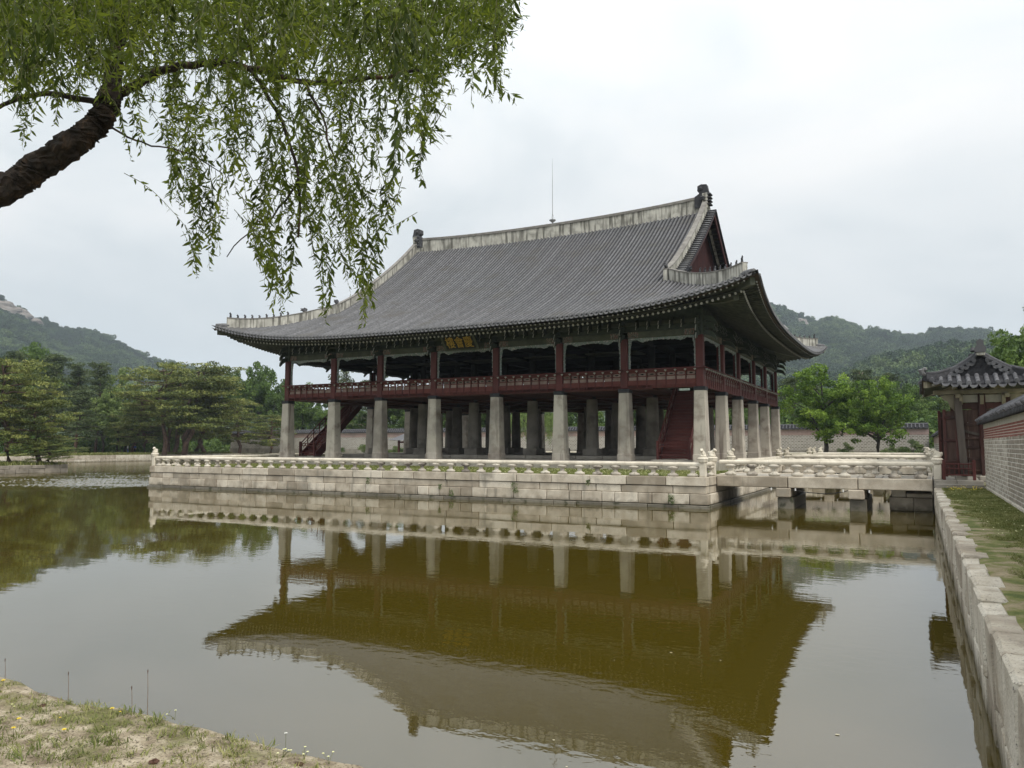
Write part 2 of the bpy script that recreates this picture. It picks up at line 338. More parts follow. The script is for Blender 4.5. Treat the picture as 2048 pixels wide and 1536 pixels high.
def blob(name, parts, vox, matn, noise=0.):
    """one continuous figure grown from overlapping ellipsoids: (centre, radii, (rx,ry,rz) or None)"""
    me = bpy.data.meshes.new('tmp'); V = []; F = []
    for c_, r_, ro in parts:
        M_ = Matrix.LocRotScale(Vector(c_), (Vector(ro).to_tuple() and __import__('mathutils').Euler(ro)) if ro else None, Vector(r_))
        k = len(V); nu, nv = 14, 9
        for i in range(nv+1):
            for j in range(nu):
                t = math.pi*i/nv; p_ = 2*math.pi*j/nu
                V.append(M_ @ Vector((math.sin(t)*math.cos(p_), math.sin(t)*math.sin(p_), math.cos(t))))
        F += [(k+i*nu+j, k+(i+1)*nu+j, k+(i+1)*nu+(j+1) % nu, k+i*nu+(j+1) % nu) for i in range(nv) for j in range(nu)]
    me.from_pydata(V, [], F); me.validate(); o = bpy.data.objects.new('tmp', me); COL.objects.link(o)
    r_ = o.modifiers.new('r', 'REMESH'); r_.mode = 'VOXEL'; r_.voxel_size = vox; r_.use_smooth_shade = True
    sm_ = o.modifiers.new('s', 'SMOOTH'); sm_.iterations = 2; sm_.factor = .5
    dg = bpy.context.evaluated_depsgraph_get(); nm = bpy.data.meshes.new_from_object(o.evaluated_get(dg)); nm.name = name
    bpy.data.objects.remove(o); nm.materials.clear(); nm.materials.append(MATS[matn])
    nm.polygons.foreach_set('use_smooth', [True]*len(nm.polygons)); return nm
def scatter(name, proto_meshes, pts, scales, rots, parent=None, kind='stuff', **kw):
    """one stuff object: instances of unlinked prototypes on a point mesh"""
    me = bpy.data.meshes.new(name); me.vertices.add(len(pts)); me.vertices.foreach_set('co', np.asarray(pts, dtype=np.float32).ravel())
    a = me.attributes.new('sc', 'FLOAT_VECTOR', 'POINT'); a.data.foreach_set('vector', np.asarray(scales, dtype=np.float32).ravel())
    a = me.attributes.new('ro', 'FLOAT_VECTOR', 'POINT'); a.data.foreach_set('vector', np.asarray(rots, dtype=np.float32).ravel())
    a = me.attributes.new('pick', 'INT', 'POINT'); a.data.foreach_set('value', rng.integers(0, len(proto_meshes), len(pts)).astype(np.int32))
    o = bpy.data.objects.new(name, me); COL.objects.link(o); ORG[o.name] = Vector((0, 0, 0))
    ng = bpy.data.node_groups.new(name+'_scatter', 'GeometryNodeTree'); ng.interface.new_socket('Geometry', in_out='INPUT', socket_type='NodeSocketGeometry'); ng.interface.new_socket('Geometry', in_out='OUTPUT', socket_type='NodeSocketGeometry')
    gi = ng.nodes.new('NodeGroupInput'); go = ng.nodes.new('NodeGroupOutput'); gj = ng.nodes.new('GeometryNodeGeometryToInstance')
    for pm in proto_meshes:
        po = bpy.data.objects.new(name+'_source', pm); oi = ng.nodes.new('GeometryNodeObjectInfo'); oi.inputs[0].default_value = po
        oi.inputs['As Instance'].default_value = True; ng.links.new(oi.outputs['Geometry'], gj.inputs[0])
    ip = ng.nodes.new('GeometryNodeInstanceOnPoints'); ip.inputs['Pick Instance'].default_value = True
    def att(nm, ty, out):
        q = ng.nodes.new('GeometryNodeInputNamedAttribute'); q.data_type = ty; q.inputs[0].default_value = nm; return [x for x in q.outputs if x.enabled and x.name == 'Attribute'][0]
    ng.links.new(gi.outputs[0], ip.inputs['Points'])
    gx = ng.nodes.new('GeometryNodeJoinGeometry')
    for nd in [x for x in ng.nodes if x.bl_idname == 'GeometryNodeObjectInfo'][::-1]: ng.links.new(nd.outputs['Geometry'], gx.inputs[0])
    ng.nodes.remove(gj); ng.links.new(gx.outputs[0], ip.inputs['Instance'])
    ng.links.new(att('pick', 'INT', 0), ip.inputs['Instance Index']); ng.links.new(att('sc', 'FLOAT_VECTOR', 0), ip.inputs['Scale'])
    rr = ng.nodes.new('FunctionNodeEulerToRotation'); ng.links.new(att('ro', 'FLOAT_VECTOR', 0), rr.inputs[0]); ng.links.new(rr.outputs[0], ip.inputs['Rotation'])
    ng.links.new(ip.outputs[0], go.inputs[0]); md = o.modifiers.new('scatter', 'NODES'); md.node_group = ng
    if parent: o.parent = parent; o.location = -ORG[parent.name]
    return tag(o, kw.get('label'), kw.get('cat'), kw.get('group'), kind)
def leaves(centers, radii, n_each, wid, lng, droop=0., flat=0., seed=0, shape='diamond'):
    """leaf-sized faces spread through clumps; returns V,F(quads),tint"""
    r_ = np.random.default_rng(seed); C = np.repeat(np.asarray(centers, float), n_each, 0); Rr = np.repeat(np.asarray(radii, float), n_each, 0); n_ = len(C)
    d = r_.normal(size=(n_, 3)); d /= np.linalg.norm(d, axis=1)[:, None]; rad = r_.uniform(.15, 1, n_)**.45
    P = C+d*Rr*rad[:, None]
    a = r_.normal(size=(n_, 3)); a[:, 2] *= (1-flat); a[:, 2] -= droop; a /= np.linalg.norm(a, axis=1)[:, None]
    b_ = np.cross(a, r_.normal(size=(n_, 3))); b_ /= np.linalg.norm(b_, axis=1)[:, None]
    L_ = lng*r_.uniform(.6, 1.3, n_)[:, None]; W_ = wid*r_.uniform(.6, 1.3, n_)[:, None]
    V = np.stack([P-a*L_/2, P+b_*W_/2, P+a*L_/2, P-b_*W_/2], 1).reshape(-1, 3)
    clump = np.repeat(r_.uniform(0, 1, len(centers)), n_each)
    t = np.clip(.55*clump+.45*r_.uniform(0, 1, n_), 0, 1)
    return V, np.arange(n_*4).reshape(-1, 4), np.repeat(t, 4)

# ------------------------------------------------------------------ setting: water, ground, hills
XE, YS, XW, YN = 12.42, -44.28, -113., 68.      # pond edges
RXa, RXb, RYa, RYb = -72., -37.5, -25., 10.       # wind-ruffled patch, modelled as real wavelets
mb = MB()
for (xa, xb, ya, yb) in ((XW-.3, RXa, YS-.6, YN+.3), (RXb, XE+.2, YS-.6, YN+.3), (RXa, RXb, YS-.6, RYa), (RXa, RXb, RYb, YN+.3)):
    mb.add([(xa, ya, 0), (xb, ya, 0), (xb, yb, 0), (xa, yb, 0)], [(0, 1, 2, 3)])
gx, gy = np.meshgrid(np.linspace(RXa, RXb, 430), np.linspace(RYa, RYb, 437)); rr_ = np.random.default_rng(4); hz = np.zeros_like(gx)
for _ in range(44):
    wl_ = rr_.uniform(.24, .75); an = R(62)+rr_.normal()*.6; hz += .017*wl_*np.sin((gx*math.cos(an)+gy*math.sin(an))*2*math.pi/wl_+rr_.uniform(0, 6.28))
env_ = np.exp(-(((gx+50)/13)**2+((gy+9.5)/6.2)**2)**1.2)+.4*np.exp(-(((gx+58)/12)**2+((gy-2)/6)**2)**1.3)
mod_ = np.zeros_like(gx)
for _ in range(8): an = rr_.uniform(0, 6.28); mod_ += np.sin((gx*math.cos(an)+gy*math.sin(an))*2*math.pi/rr_.uniform(3, 8)+rr_.uniform(0, 6.28))/8
edge_ = np.minimum(np.minimum(gx-RXa, RXb-gx), np.minimum(gy-RYa, RYb-gy)).clip(0, 1)
hz *= env_*(.8+.9*mod_).clip(.15, 1.6)*edge_
idx = np.arange(gx.size).reshape(gx.shape)
mb.build('pond_water', 'water', kind='structure')
place('pond_ripples', npmesh('pond_ripples', np.stack([gx.ravel(), gy.ravel(), hz.ravel()], 1), np.stack([idx[:-1, :-1].ravel(), idx[:-1, 1:].ravel(), idx[1:, 1:].ravel(), idx[1:, :-1].ravel()], 1), 'water', smooth=True), (0, 0, 0), kind='structure')
G0 = 1.2
mb = MB()
mb.box(XW-2500, XW-.35, -2500, 3000, -.6, G0-.012); mb.box(15.2, 2600, -2500, 3000, -.6, G0-.012)
mb.box(XW-.35, 15.2, YN+.35, 3000, -.6, G0-.012); mb.box(XW-.35, 15.2, -2500, -49.6, -.6, G0-.012)
mb.build('ground', 'ground', kind='structure')
mb = MB(); mb.box(12.7, 15.2, -6, YN+.35, -.6, G0-.008); mb.build('east_ground', 'ground', kind='structure')

# hills: polar height field about the pond
def prof(az, tab):
    return float(np.interp(az, [a for a, _ in tab], [b_ for _, b_ in tab]))
def elev(px, py): return None
FAR = [(-75, 12.1), (-70, 12.1), (-64.5, 10.5), (-61.4, 9.25), (-60.3, 8.8), (-59.4, 8.35), (-58.6, 7.9), (-57.7, 7.85), (-56.5, 7.8), (-55.5, 7.35), (-54.2, 6.7), (-53, 6.15), (-51.4, 5.85), (-49.2, 5.35),
       (-47.6, 5.05), (-44.5, 3.2), (-40, 3.0), (-30, 3.0), (-22, 4.5), (-15, 8.8), (-9.9, 10.9), (-8.6, 10.45), (-7.3, 9.75), (-5.9, 8.95), (-5.0, 9.35), (-4.1, 8.95), (-2.8, 8.2), (-2.1, 8.45), (-1, 7.85), (.34, 7.55), (1.4, 8.0), (3.0, 7.8), (5.9, 7.2), (12, 6.0), (25, 4.0), (40, 3.0)]
NEAR = [(-75, 7), (-61.4, 6.0), (-57, 4.5), (-51, 3.6), (-44, 2.2), (-22, 2.0), (-12, 4.0), (-9.9, 5.0), (-7, 5.2), (-4, 5.9), (-1, 6.5), (1, 7.1), (3, 7.5), (5, 7.1), (12, 6.5), (25, 4), (40, 3)]
from mathutils import noise as mn
def hill_h(az, r):
    rf = 1500+120*mn.noise(Vector((az*.12, 0, 3))); rn = 760+60*mn.noise(Vector((az*.2, 5, 1)))
    hf = math.tan(R(prof(az, FAR)))*rf; hn = math.tan(R(prof(az, NEAR)))*rn
    def bump(d, w_): return max(0, 1-abs(d)/w_)
    a = hf*(bump(r-rf, 900)**1.15 if r < rf else bump(r-rf, 700)); c_ = hn*(bump(r-rn, 420)**.9)
    h = max(a, c_)*.985 - 9*min(1, max(a, c_)/60) + 7*mn.noise(Vector((az*.35, r*.005, 2)))*min(1, max(0, (r-380)/300))*min(1, max(a, c_)/60)
    return h
def hxyz(az, r):
    a = R(az); return (CAM.x+r*math.sin(a), CAM.y+r*math.cos(a), hill_h(az, r)-1.5)
azs = np.arange(-78, 32, .5); rs_ = np.concatenate([np.arange(330, 1750, 28), [1900, 2300]])
me_rows = [[hxyz(a, r_) for r_ in rs_] for a in azs]
mb = MB(); mb.grid(me_rows); mb.build('hills', 'hill_ground', smooth=True, kind='structure', origin=(0, 0, 0))
def hillblob(seed, squash):
    r_ = np.random.default_rng(seed); nc = 7
    cs = np.stack([r_.uniform(-.55, .55, nc), r_.uniform(-.55, .55, nc), r_.uniform(.35, .8, nc)], 1)
    V, F, t = leaves(cs, np.tile([.34, .34, .3*squash], (nc, 1)), 110, .11, .15, seed=seed)
    return npmesh('canopy', V, F, 'hill_tree', tint=np.clip(t*.5+r_.uniform(0, .5), 0, 1))
protos = [hillblob(k, s_) for k, s_ in enumerate((1, 1, .8, 1.1, 1, .9))]
pts = []; k = 0
ROCKS = [(-61.6, 1420, 30, 30), (-60.8, 1430, 24, 24), (-60.0, 1440, 18, 17), (-6.9, 1445, 16, 26), (-8.25, 1300, 12, 20), (-.9, 1300, 0, 0)]
while len(pts) < 15000:
    az = rng.uniform(-66, -43) if rng.random() < .45 else rng.uniform(-14, 9); r_ = 400+(1560-400)*rng.random()**.75
    h = hill_h(az, r_)
    if h < 8 or r_ < 420: continue
    if any(abs(az-a)*R(1)*r_ < w_*.8 and abs(r_-rr) < 45 and h_ > 0 for a, rr, w_, h_ in ROCKS): continue
    pts.append(hxyz(az, r_))
P = np.array(pts); dist = np.hypot(P[:, 0]-CAM.x, P[:, 1]-CAM.y)
s_ = rng.uniform(7, 14, len(P)); sc3 = np.stack([s_, s_, s_*rng.uniform(.7, 1.15, len(P))], 1); ro = np.stack([0*s_, 0*s_, rng.uniform(0, 6.28, len(P))], 1)
P[:, 2] -= s_*.25
scatter('hill_forest', protos, P, sc3, ro, label='dense mixed forest covering the hazy hills', cat='forest')
for i, (az, r_, wd, ht) in enumerate(ROCKS[:5]):
    x, y, z = hxyz(az, r_); mb = MB(); n_ = 16; pp = []
    for a in range(n_+1):
        row = []
        for b_ in range(n_):
            t = math.pi*a/n_; q = 2*math.pi*b_/n_; d = Vector((math.sin(t)*math.cos(q), math.sin(t)*math.sin(q), math.cos(t)))
            k = 1+.35*mn.noise(d*1.6+Vector((i*7, 0, 0)))+.15*mn.noise(d*5)
            k += .10*mn.noise(d*11); row.append((x+d.x*wd*k*.8, y+d.y*wd*k*.8, z-ht*.25+d.z*ht*k*.55))
        row.append(row[0]); pp.append(row)
    mb.grid(pp); mb.build('rock_outcrop', 'hill_rock', kind='structure')

# ------------------------------------------------------------------ stones helper
def stone(par, x0, x1, y0, y1, z0, z1, mt='granite', c=.02, j=.006, name='stone'):
    return MB().cbox(x0, x1, y0, y1, z0, z1, c, j).build(name, mt, par)
def joints(a, b_, lo, hi):
    out = [a]
    while out[-1] < b_-hi: out.append(out[-1]+random.uniform(lo, hi))
    if b_-out[-1] > lo*1.5: out.append((out[-1]+b_)/2)
    out.append(b_); return out
PX0, PX1, PY0, PY1 = -37.15, 2.88, -10.80, 41.2   # cap outline of the stone platform
plat = thing('stone_platform', 'long pale granite block platform rising from the pond under the pavilion', 'platform', (-17.2, 15, 0))
MB().box(PX0+.45, PX1-.45, PY0+.45, PY1-.45, -.5, 1.3).build('core', 'granite', plat)
capj = [-37.15, -36.67, -34.37, -32.1, -29.85, -27.87, -25.59, -23.31, -20.94, -18.63, -16.38, -14.12, -11.92, -9.72, -7.38, -5.31, -3.12, -1.18, .87, 2.88]
c2j = joints(-37.1, -20, .9, 2.1)[:-1]+[-19.2, -17.0, -15.11, -11.85, -9.74, -7.62, -6.01, -4.36, -2.81, -1.46, 1.21, 2.86]
c3j = joints(-37.1, -14, .7, 1.5)[:-1]+[-13.8, -13.03, -12.3, -11.64, -10.89, -10.15, -9.18, -7.52, -5.56, -4.27, -3.57, -2.46, -1.77, -.55, .17, 1.0, 2.04, 2.96]
g_ = .018
def course_y(js, yo, d, z0, z1, mt='granite', nm='stone'):   # stones along x, outer face at y=yo facing -y (d>0)
    for a, b_ in zip(js[:-1], js[1:]):
        pr = random.uniform(-.012, .012); stone(plat, a+g_, b_-g_, min(yo+pr, yo+d), max(yo+pr, yo+d), z0+g_/2, z1-g_/2, mt, name=nm)
def course_x(js, xo, d, z0, z1, mt='granite'):
    for a, b_ in zip(js[:-1], js[1:]):
        pr = random.uniform(-.012, .012); stone(plat, min(xo+pr, xo+d), max(xo+pr, xo+d), a+g_, b_-g_, z0+g_/2, z1-g_/2, mt)
course_y(capj, PY0, .55, 1.06, 1.5)
course_y(c2j, PY0+.05, .5, .68, 1.05)
course_y([-37.12]+[q for q in c3j[1:]], PY0-.04, .5, .16, .68)
course_y(joints(-37.2, 3.05, 1.3, 3.2), PY0-.16, .5, -.3, .15, 'wet_stone')
sj = joints(PY0+.56, PY1-.5, 1.8, 2.4)
course_x(sj, PX1, -.55, 1.06, 1.5); course_x(joints(PY0+.52, PY1-.5, .8, 2.0), PX1-.04, -.5, .68, 1.05)
course_x(joints(PY0+.5, PY1-.5, .7, 1.5), PX1+.05, -.5, .16, .68); course_x(joints(PY0+.4, PY1-.5, 1.4, 3), PX1+.15, -.5, -.3, .15, 'wet_stone')
course_x(sj, PX0, .55, 1.06, 1.5)
MB().box(PX0+.02, PX0+.6, PY0+.56, PY1-.5, -.4, 1.05).build('west_face', 'granite', plat)
MB().box(PX0, PX1, PY1-.5, PY1, -.4, 1.5).build('north_face', 'granite', plat)
mb = MB(); mb.grid([[(x, y, 1.46+.03*mn.noise(Vector((x*.3, y*.3, 0)))) for x in np.linspace(PX0+.5, PX1-.5, 60)] for y in np.linspace(PY0+.5, PY1-.5, 60)])
mb.build('platform_lawn', 'lawn', kind='structure')
# plinth under the pavilion
pl = thing('stone_plinth', 'low grey stone plinth of edging slabs carrying the pavilion columns', 'plinth', (-17.2, 14.25, 1.4))
MB().box(-35.1, .75, -.75, 29.3, 1.3, 2.0).build('pavement', 'paving', pl)
for a, b_ in zip(*(lambda q: (q[:-1], q[1:]))(joints(-35.6, 1.2, 1.7, 2.4))):
    stone(pl, a+g_, b_-g_, -1.25, -.76, 1.3, 2.01, 'paving', name='edging_stone'); stone(pl, a+g_, b_-g_, 29.31, 29.8, 1.3, 2.01, 'paving', name='edging_stone')
for a, b_ in zip(*(lambda q: (q[:-1], q[1:]))(joints(-.75, 29.3, 1.7, 2.4))):
    stone(pl, .76, 1.2, a+g_, b_-g_, 1.3, 2.01, 'paving', name='edging_stone')
for a, b_ in zip(*(lambda q: (q[:-1], q[1:]))(joints(-31.6, -2.6, 1.7, 2.6))):
    stone(pl, a+g_, b_-g_, 3.6, 4.0, 2.0, 2.25, 'paving', name='edging_stone')
MB().box(-31.6, -2.6, 4.01, 24.5, 2.0, 2.24).build('inner_pavement', 'paving', pl)

# ------------------------------------------------------------------ balustrades with lions
def baluster_mesh():
    mb = MB(); n_ = 14
    prof_ = [(.20, 0), (.235, .05), (.22, .11), (.13, .155), (.085, .20), (.105, .235), (.11, .26), (.085, .285), (.13, .33), (.215, .385), (.25, .43), (.235, .465), (.18, .50)]
    mb.lathe(prof_, 0, 0, n_, (1.22, .68)); me = bpy.data.meshes.new('baluster'); me.from_pydata(mb.v, [], mb.f); me.materials.append(MATS['baluster_stone'])
    me.polygons.foreach_set('use_smooth', [True]*len(me.polygons)); return me
BAL = baluster_mesh()
def lion_mesh(k):
    tw = (-.03, .04)[k]
    return blob('stone_lion', [((0, 0, .06), (.19, .17, .07), None), ((0, .05, .17), (.13, .15, .14), None), ((0, -.02, .23), (.10, .11, .13), (R(-30), 0, 0)),
        ((tw, -.11, .35), (.085, .095, .085), None), ((tw, -.19, .325), (.05, .05, .045), None), ((.065, -.1, .12), (.035, .04, .12), None), ((-.065, -.1, .12), (.035, .04, .12), None),
        ((.10, .06, .10), (.05, .10, .08), None), ((-.10, .06, .10), (.05, .10, .08), None), ((tw+.06, -.08, .42), (.022, .02, .03), None), ((tw-.06, -.08, .42), (.022, .02, .03), None), ((0, .19, .2), (.04, .05, .10), None)], .022, 'rail_stone')
LION = [lion_mesh(0), lion_mesh(1)]
def post(par, x, y, z, rz, top=.95):
    mb = MB(); mb.cbox(x-.15, x+.15, y-.15, y+.15, z, z+top*.72, .025); mb.lathe([(.2, z+top*.72), (.23, z+top*.76), (.25, z+top*.86), (.27, z+top*.93), (.2, z+top)], x, y, 8)
    p = mb.build('post', 'rail_stone', par); place('lion', LION[random.randint(0, 1)], (x, y, z+top-.02), p, rot=(0, 0, rz)); return p
def balustrade(par, p0, p1, z, rz_lion, posts=(True, True), h=.5, step=1.0, seg=2.0, zr=None, lr=(0, 0)):
    p0 = Vector(p0); p1 = Vector(p1); L_ = (p1-p0).length; d = (p1-p0).normalized(); ang = math.atan2(d.y, d.x)
    n_ = max(1, round(L_/step))
    for i in range(n_):
        q = p0+d*(L_*(i+.5)/n_); place('baluster', BAL, (q.x, q.y, z), par, rot=(0, 0, ang+random.uniform(-.04, .04)), scale=(1, 1, h/.5))
    n2 = max(1, round(L_/seg))
    for i in range(n2):
        a = p0+d*(L_*i/n2+.006); b_ = p0+d*(L_*(i+1)/n2-.006); nx = Vector((-d.y, d.x))
        mb = MB(); pr = [(-.10, .0), (.10, 0), (.125, .05), (.125, .12), (.085, .175), (.03, .20), (-.03, .20), (-.085, .175), (-.125, .12), (-.125, .05)]
        V = []; dz = random.uniform(-.006, .006)
        for e_ in (a, b_):
            for u_, w_ in pr: V.append((e_.x+nx.x*u_, e_.y+nx.y*u_, z+h+w_+dz))
        k = len(pr); mb.add(V, [tuple(range(k)), tuple(range(k, 2*k))[::-1]]+[(i_, i_+k, (i_+1) % k+k, (i_+1) % k) for i_ in range(k)])
        mb.build('handrail', 'rail_stone', par)
    if posts[0]: post(par, p0.x, p0.y, z, rz_lion+lr[0])
    if posts[1]: post(par, p1.x, p1.y, z, rz_lion+lr[1])
RX, RY = PX1-.22, PY0+.22
t = thing('stone_balustrade', 'long front stone balustrade of lotus balusters facing the camera across the pond', 'balustrade', (-17, RY, 1.5), 'stone balustrades of the platform')
balustrade(t, (PX0+.25, RY), (RX, RY), 1.5, 0)
BR = [(-8.6, -4.2), (12.7, 16.6), (30.9, 34.6)]
t = thing('stone_balustrade', 'short stone balustrade between the right corner post and the nearest bridge', 'balustrade', (RX, -9.6, 1.5), 'stone balustrades of the platform')
balustrade(t, (RX, RY+.15), (RX, BR[0][0]), 1.5, R(90), (False, True))
t = thing('stone_balustrade', 'stone balustrade on the right platform edge between nearest and middle bridge', 'balustrade', (RX, 4, 1.5), 'stone balustrades of the platform')
balustrade(t, (RX, BR[0][1]), (RX, BR[1][0]), 1.5, R(90))
t = thing('stone_balustrade', 'stone balustrade on the right platform edge between middle and farthest bridge', 'balustrade', (RX, 24, 1.5), 'stone balustrades of the platform')
balustrade(t, (RX, BR[1][1]), (RX, BR[2][0]), 1.5, R(90))
t = thing('stone_balustrade', 'stone balustrade on the right platform edge beyond the farthest bridge', 'balustrade', (RX, 38, 1.5), 'stone balustrades of the platform')
balustrade(t, (RX, BR[2][1]), (RX, PY1-.3), 1.5, R(90))
t = thing('stone_balustrade', 'stone balustrade along the far left edge of the platform behind the front one', 'balustrade', (PX0+.25, 15, 1.5), 'stone balustrades of the platform')
balustrade(t, (PX0+.25, PY1-.3), (PX0+.25, RY+.2), 1.5, R(-90), (True, False))
t = thing('stone_balustrade', 'farthest stone balustrade closing the back of the platform seen between the columns', 'balustrade', (-17, PY1-.3, 1.5), 'stone balustrades of the platform')
balustrade(t, (RX-.2, PY1-.3), (PX0+.5, PY1-.3), 1.5, 0, (False, False))

def bridge(k, y0, y1, label):
    par = thing('stone_bridge', label, 'bridge', (7.6, (y0+y1)/2, 0), 'stone bridges to the platform')
    X0, X1 = PX1+.02, XE-.02
    for (a, b_) in ((y0-.28, y0+.25), (y1-.25, y1+.28)):
        js = [X0, 6.35 if k == 0 else 6.2, 9.45, 11.5, X1]
        js = [X0, 6.28, 9.35, X1]
        for p_, q_ in zip(js[:-1], js[1:]): stone(par, p_+g_, q_-g_, a, b_, 1.0, 1.52, name='beam_stone', c=.03)
    for p_, q_ in zip(*(lambda q: (q[:-1], q[1:]))(joints(X0, X1, 1.0, 1.5))): stone(par, p_+g_, q_-g_, y0+.26, y1-.26, 1.15, 1.5, 'paving', name='deck_slab')
    for xp in (6.08, 9.28):
        stone(par, xp-.34, xp+.34, y0-.42, y1+.42, .55, .985, 'granite', .04, name='pier_cap')
        stone(par, xp-.30, xp+.42, y0-.22, y1+.22, -.6, .54, 'wet_stone', .04, name='pier')
        for zz in (-.55, .55): MB().cbox(xp+zz-.03, xp+zz+.03, y0-.36, y0-.30, .86, .98, .01).build('lamp', 'white_fixture', par)
    for (xa, xb, za, zb) in ((10.6, 11.6, .0, .62), (11.62, 12.38, .0, .62), (10.7, 11.3, .64, .99), (11.32, 12.38, .64, .82), (10.75, 12.38, -.6, -.01)):
        stone(par, xa, xb, y0+.9, y1-.4, za, zb, 'granite', .03, name='abutment_stone')
    for yy, lr in ((y0, 0), (y1, math.pi)):
        balustrade(par, (X0+.12, yy), (X1+.05, yy), 1.54, 0, (False, False), h=.56, step=1.07, seg=2.35)
        post(par, X1+.2, yy, 1.52, R(-90), top=.95)
    return par
bridge(0, *BR[0], 'nearest pale stone bridge with two square piers between platform corner and gate')
bridge(1, *BR[1], 'middle stone bridge seen behind the nearest one, crossing to the right bank')
bridge(2, *BR[2], 'farthest stone bridge at the back right of the platform')
mb = MB(); mb.tube([(5.4, -8.8, .98), (6.3, -8.85, .93), (7.2, -8.9, .80), (8.0, -8.92, .76), (8.7, -8.9, .86), (9.0, -8.88, .96)], .022, 6)
tag(mb.build('cable', 'cable', smooth=True), 'black cable sagging between the two piers under the nearest bridge', 'cable')

# ------------------------------------------------------------------ east bank: wall of big stones, grass strip
bw = thing('pond_wall', 'rough granite block wall along the right bank running toward the camera', 'wall', (XE, -27, 0))
MB().box(XE+.25, XE+.5, -48, -9.7, -.5, 1.05).build('core', 'wet_stone', bw)
y = -9.75
while y > -47.5:
    ln = random.uniform(.55, 1.05); w_ = random.uniform(.24, .42)
    stone(bw, XE+random.uniform(-.03, .015), XE+w_, y-ln+.014, y-.014, random.uniform(.40, .62), 1.2+random.uniform(-.025, .02), 'bank_stone', .035, .016, 'coping_stone'); y -= ln
y = -9.75
while y > -47.5:
    ln = random.uniform(.35, .8); stone(bw, XE+.012+random.uniform(-.012, .012), XE+.4, y-ln+.012, y-.012, -.08+random.uniform(-.03, .03), .42, 'bank_stone', .03, .01); y -= ln
y = -9.75
while y > -47.5:
    ln = random.uniform(.8, 1.8); stone(bw, XE+.03+random.uniform(-.01, .01), XE+.4, y-ln+.008, y-.008, -.5, -.04, 'wet_stone', .03, .012, 'footing_stone'); y -= ln
# the wall under and beyond the bridges
for (a, b_) in ((-9.7, YN),):
    for z0, z1, mt in ((.62, 1.14, 'granite'), (.06, .60, 'granite'), (-.5, .05, 'wet_stone')):
        yy = a
        while yy < b_:
            ln = random.uniform(1.2, 2.4) if yy > 0 else random.uniform(.7, 1.4); ln = min(ln, b_-yy)
            stone(bw, XE+.01, XE+.45, yy+.01, yy+ln-.005, z0, z1, mt, .02, .008); yy += ln+.001
WX = 14.35
mb = MB()
mb.grid([[(x, y, G0+.02*mn.noise(Vector((x*2, y*1.3, 0)))+(-.03 if x < XE+.3 else 0)) for x in np.linspace(XE+.22, WX+.1, 22)] for y in np.linspace(-49.6, -9.6, 200)], flip=False)
mb.build('bank_lawn', 'bank_grass', smooth=True, kind='structure')
# steps before the gate
st = thing('gate_step', 'two pale stone steps at the end of the nearest bridge before the gate', 'step', (13.4, -9, 1.2))
stone(st, 12.5, 14.3, -9.75, -9.2, 1.1, 1.36, 'paving', name='tread'); stone(st, 12.45, 13.3, -9.3, -8.7, 1.2, 1.52, 'paving', name='tread'); stone(st, 13.32, 14.3, -9.3, -8.7, 1.2, 1.52, 'paving', name='tread')
MB().box(12.45, 14.3, -8.69, -3.2, 1.0, 1.5).build('landing', 'paving', st)

# near (south) bank: sandy soil
mb = MB(); rows = []
xs_ = np.linspace(-2, 12.9, 150)
for x in xs_:
    ye = YS+.205+.05*mn.noise(Vector((x*1.1, 0, 0)))+.04*mn.noise(Vector((x*3, 4, 0))); row = []
    for k, f_ in enumerate([0, .004, .012, .03]+list(np.linspace(.06, 1, 46))):
        yy = ye-(5.6*f_); z = G0+.05*mn.noise(Vector((x*1.2, yy*1.2, 1)))+.018*mn.noise(Vector((x*6, yy*6, 1)))
        if k == 0: z = -.2; yy = ye
        elif k == 1: z -= .05
        elif k == 2: z -= .015
        row.append((x, yy, z))
    rows.append(row)
mb.grid(rows, flip=False); mb.build('sandy_bank', 'sand', smooth=True, kind='structure')
MB().box(XW-.3, -2, -49.6, YS, -.5, G0).build('far_south_bank', 'ground', kind='structure')
# west bank wall and the far paths
ww = thing('pond_wall', 'low granite retaining wall of the distant left bank beneath the pines', 'wall', (XW, 20, 0))
for z0, z1 in ((.5, 1.15), (-.3, .49)):
    yy = -40.
    while yy < YN: ln = random.uniform(1.4, 3.0); stone(ww, XW-.4, XW, yy+.02, yy+ln-.02, z0, z1, 'bank_stone', .03, .02); yy += ln
nw = thing('pond_wall', 'distant granite retaining wall on the far side beyond the platform', 'wall', (-50, YN, 0))
for z0, z1 in ((.5, 1.15), (-.3, .49)):
    xx = XW
    while xx < XE: ln = random.uniform(2.4, 4.0); stone(nw, xx+.02, xx+ln-.02, YN, YN+.4, z0, z1, 'bank_stone', .03, .02); xx += ln
MB().box(XW-16, XW-9, -60, 62, G0-.02, G0+.03).build('gravel_path', 'gravel_path', kind='structure')
MB().box(XW+5, 12, YN+2, YN+5.5, G0-.02, G0+.03).build('gravel_path', 'gravel_path', kind='structure')
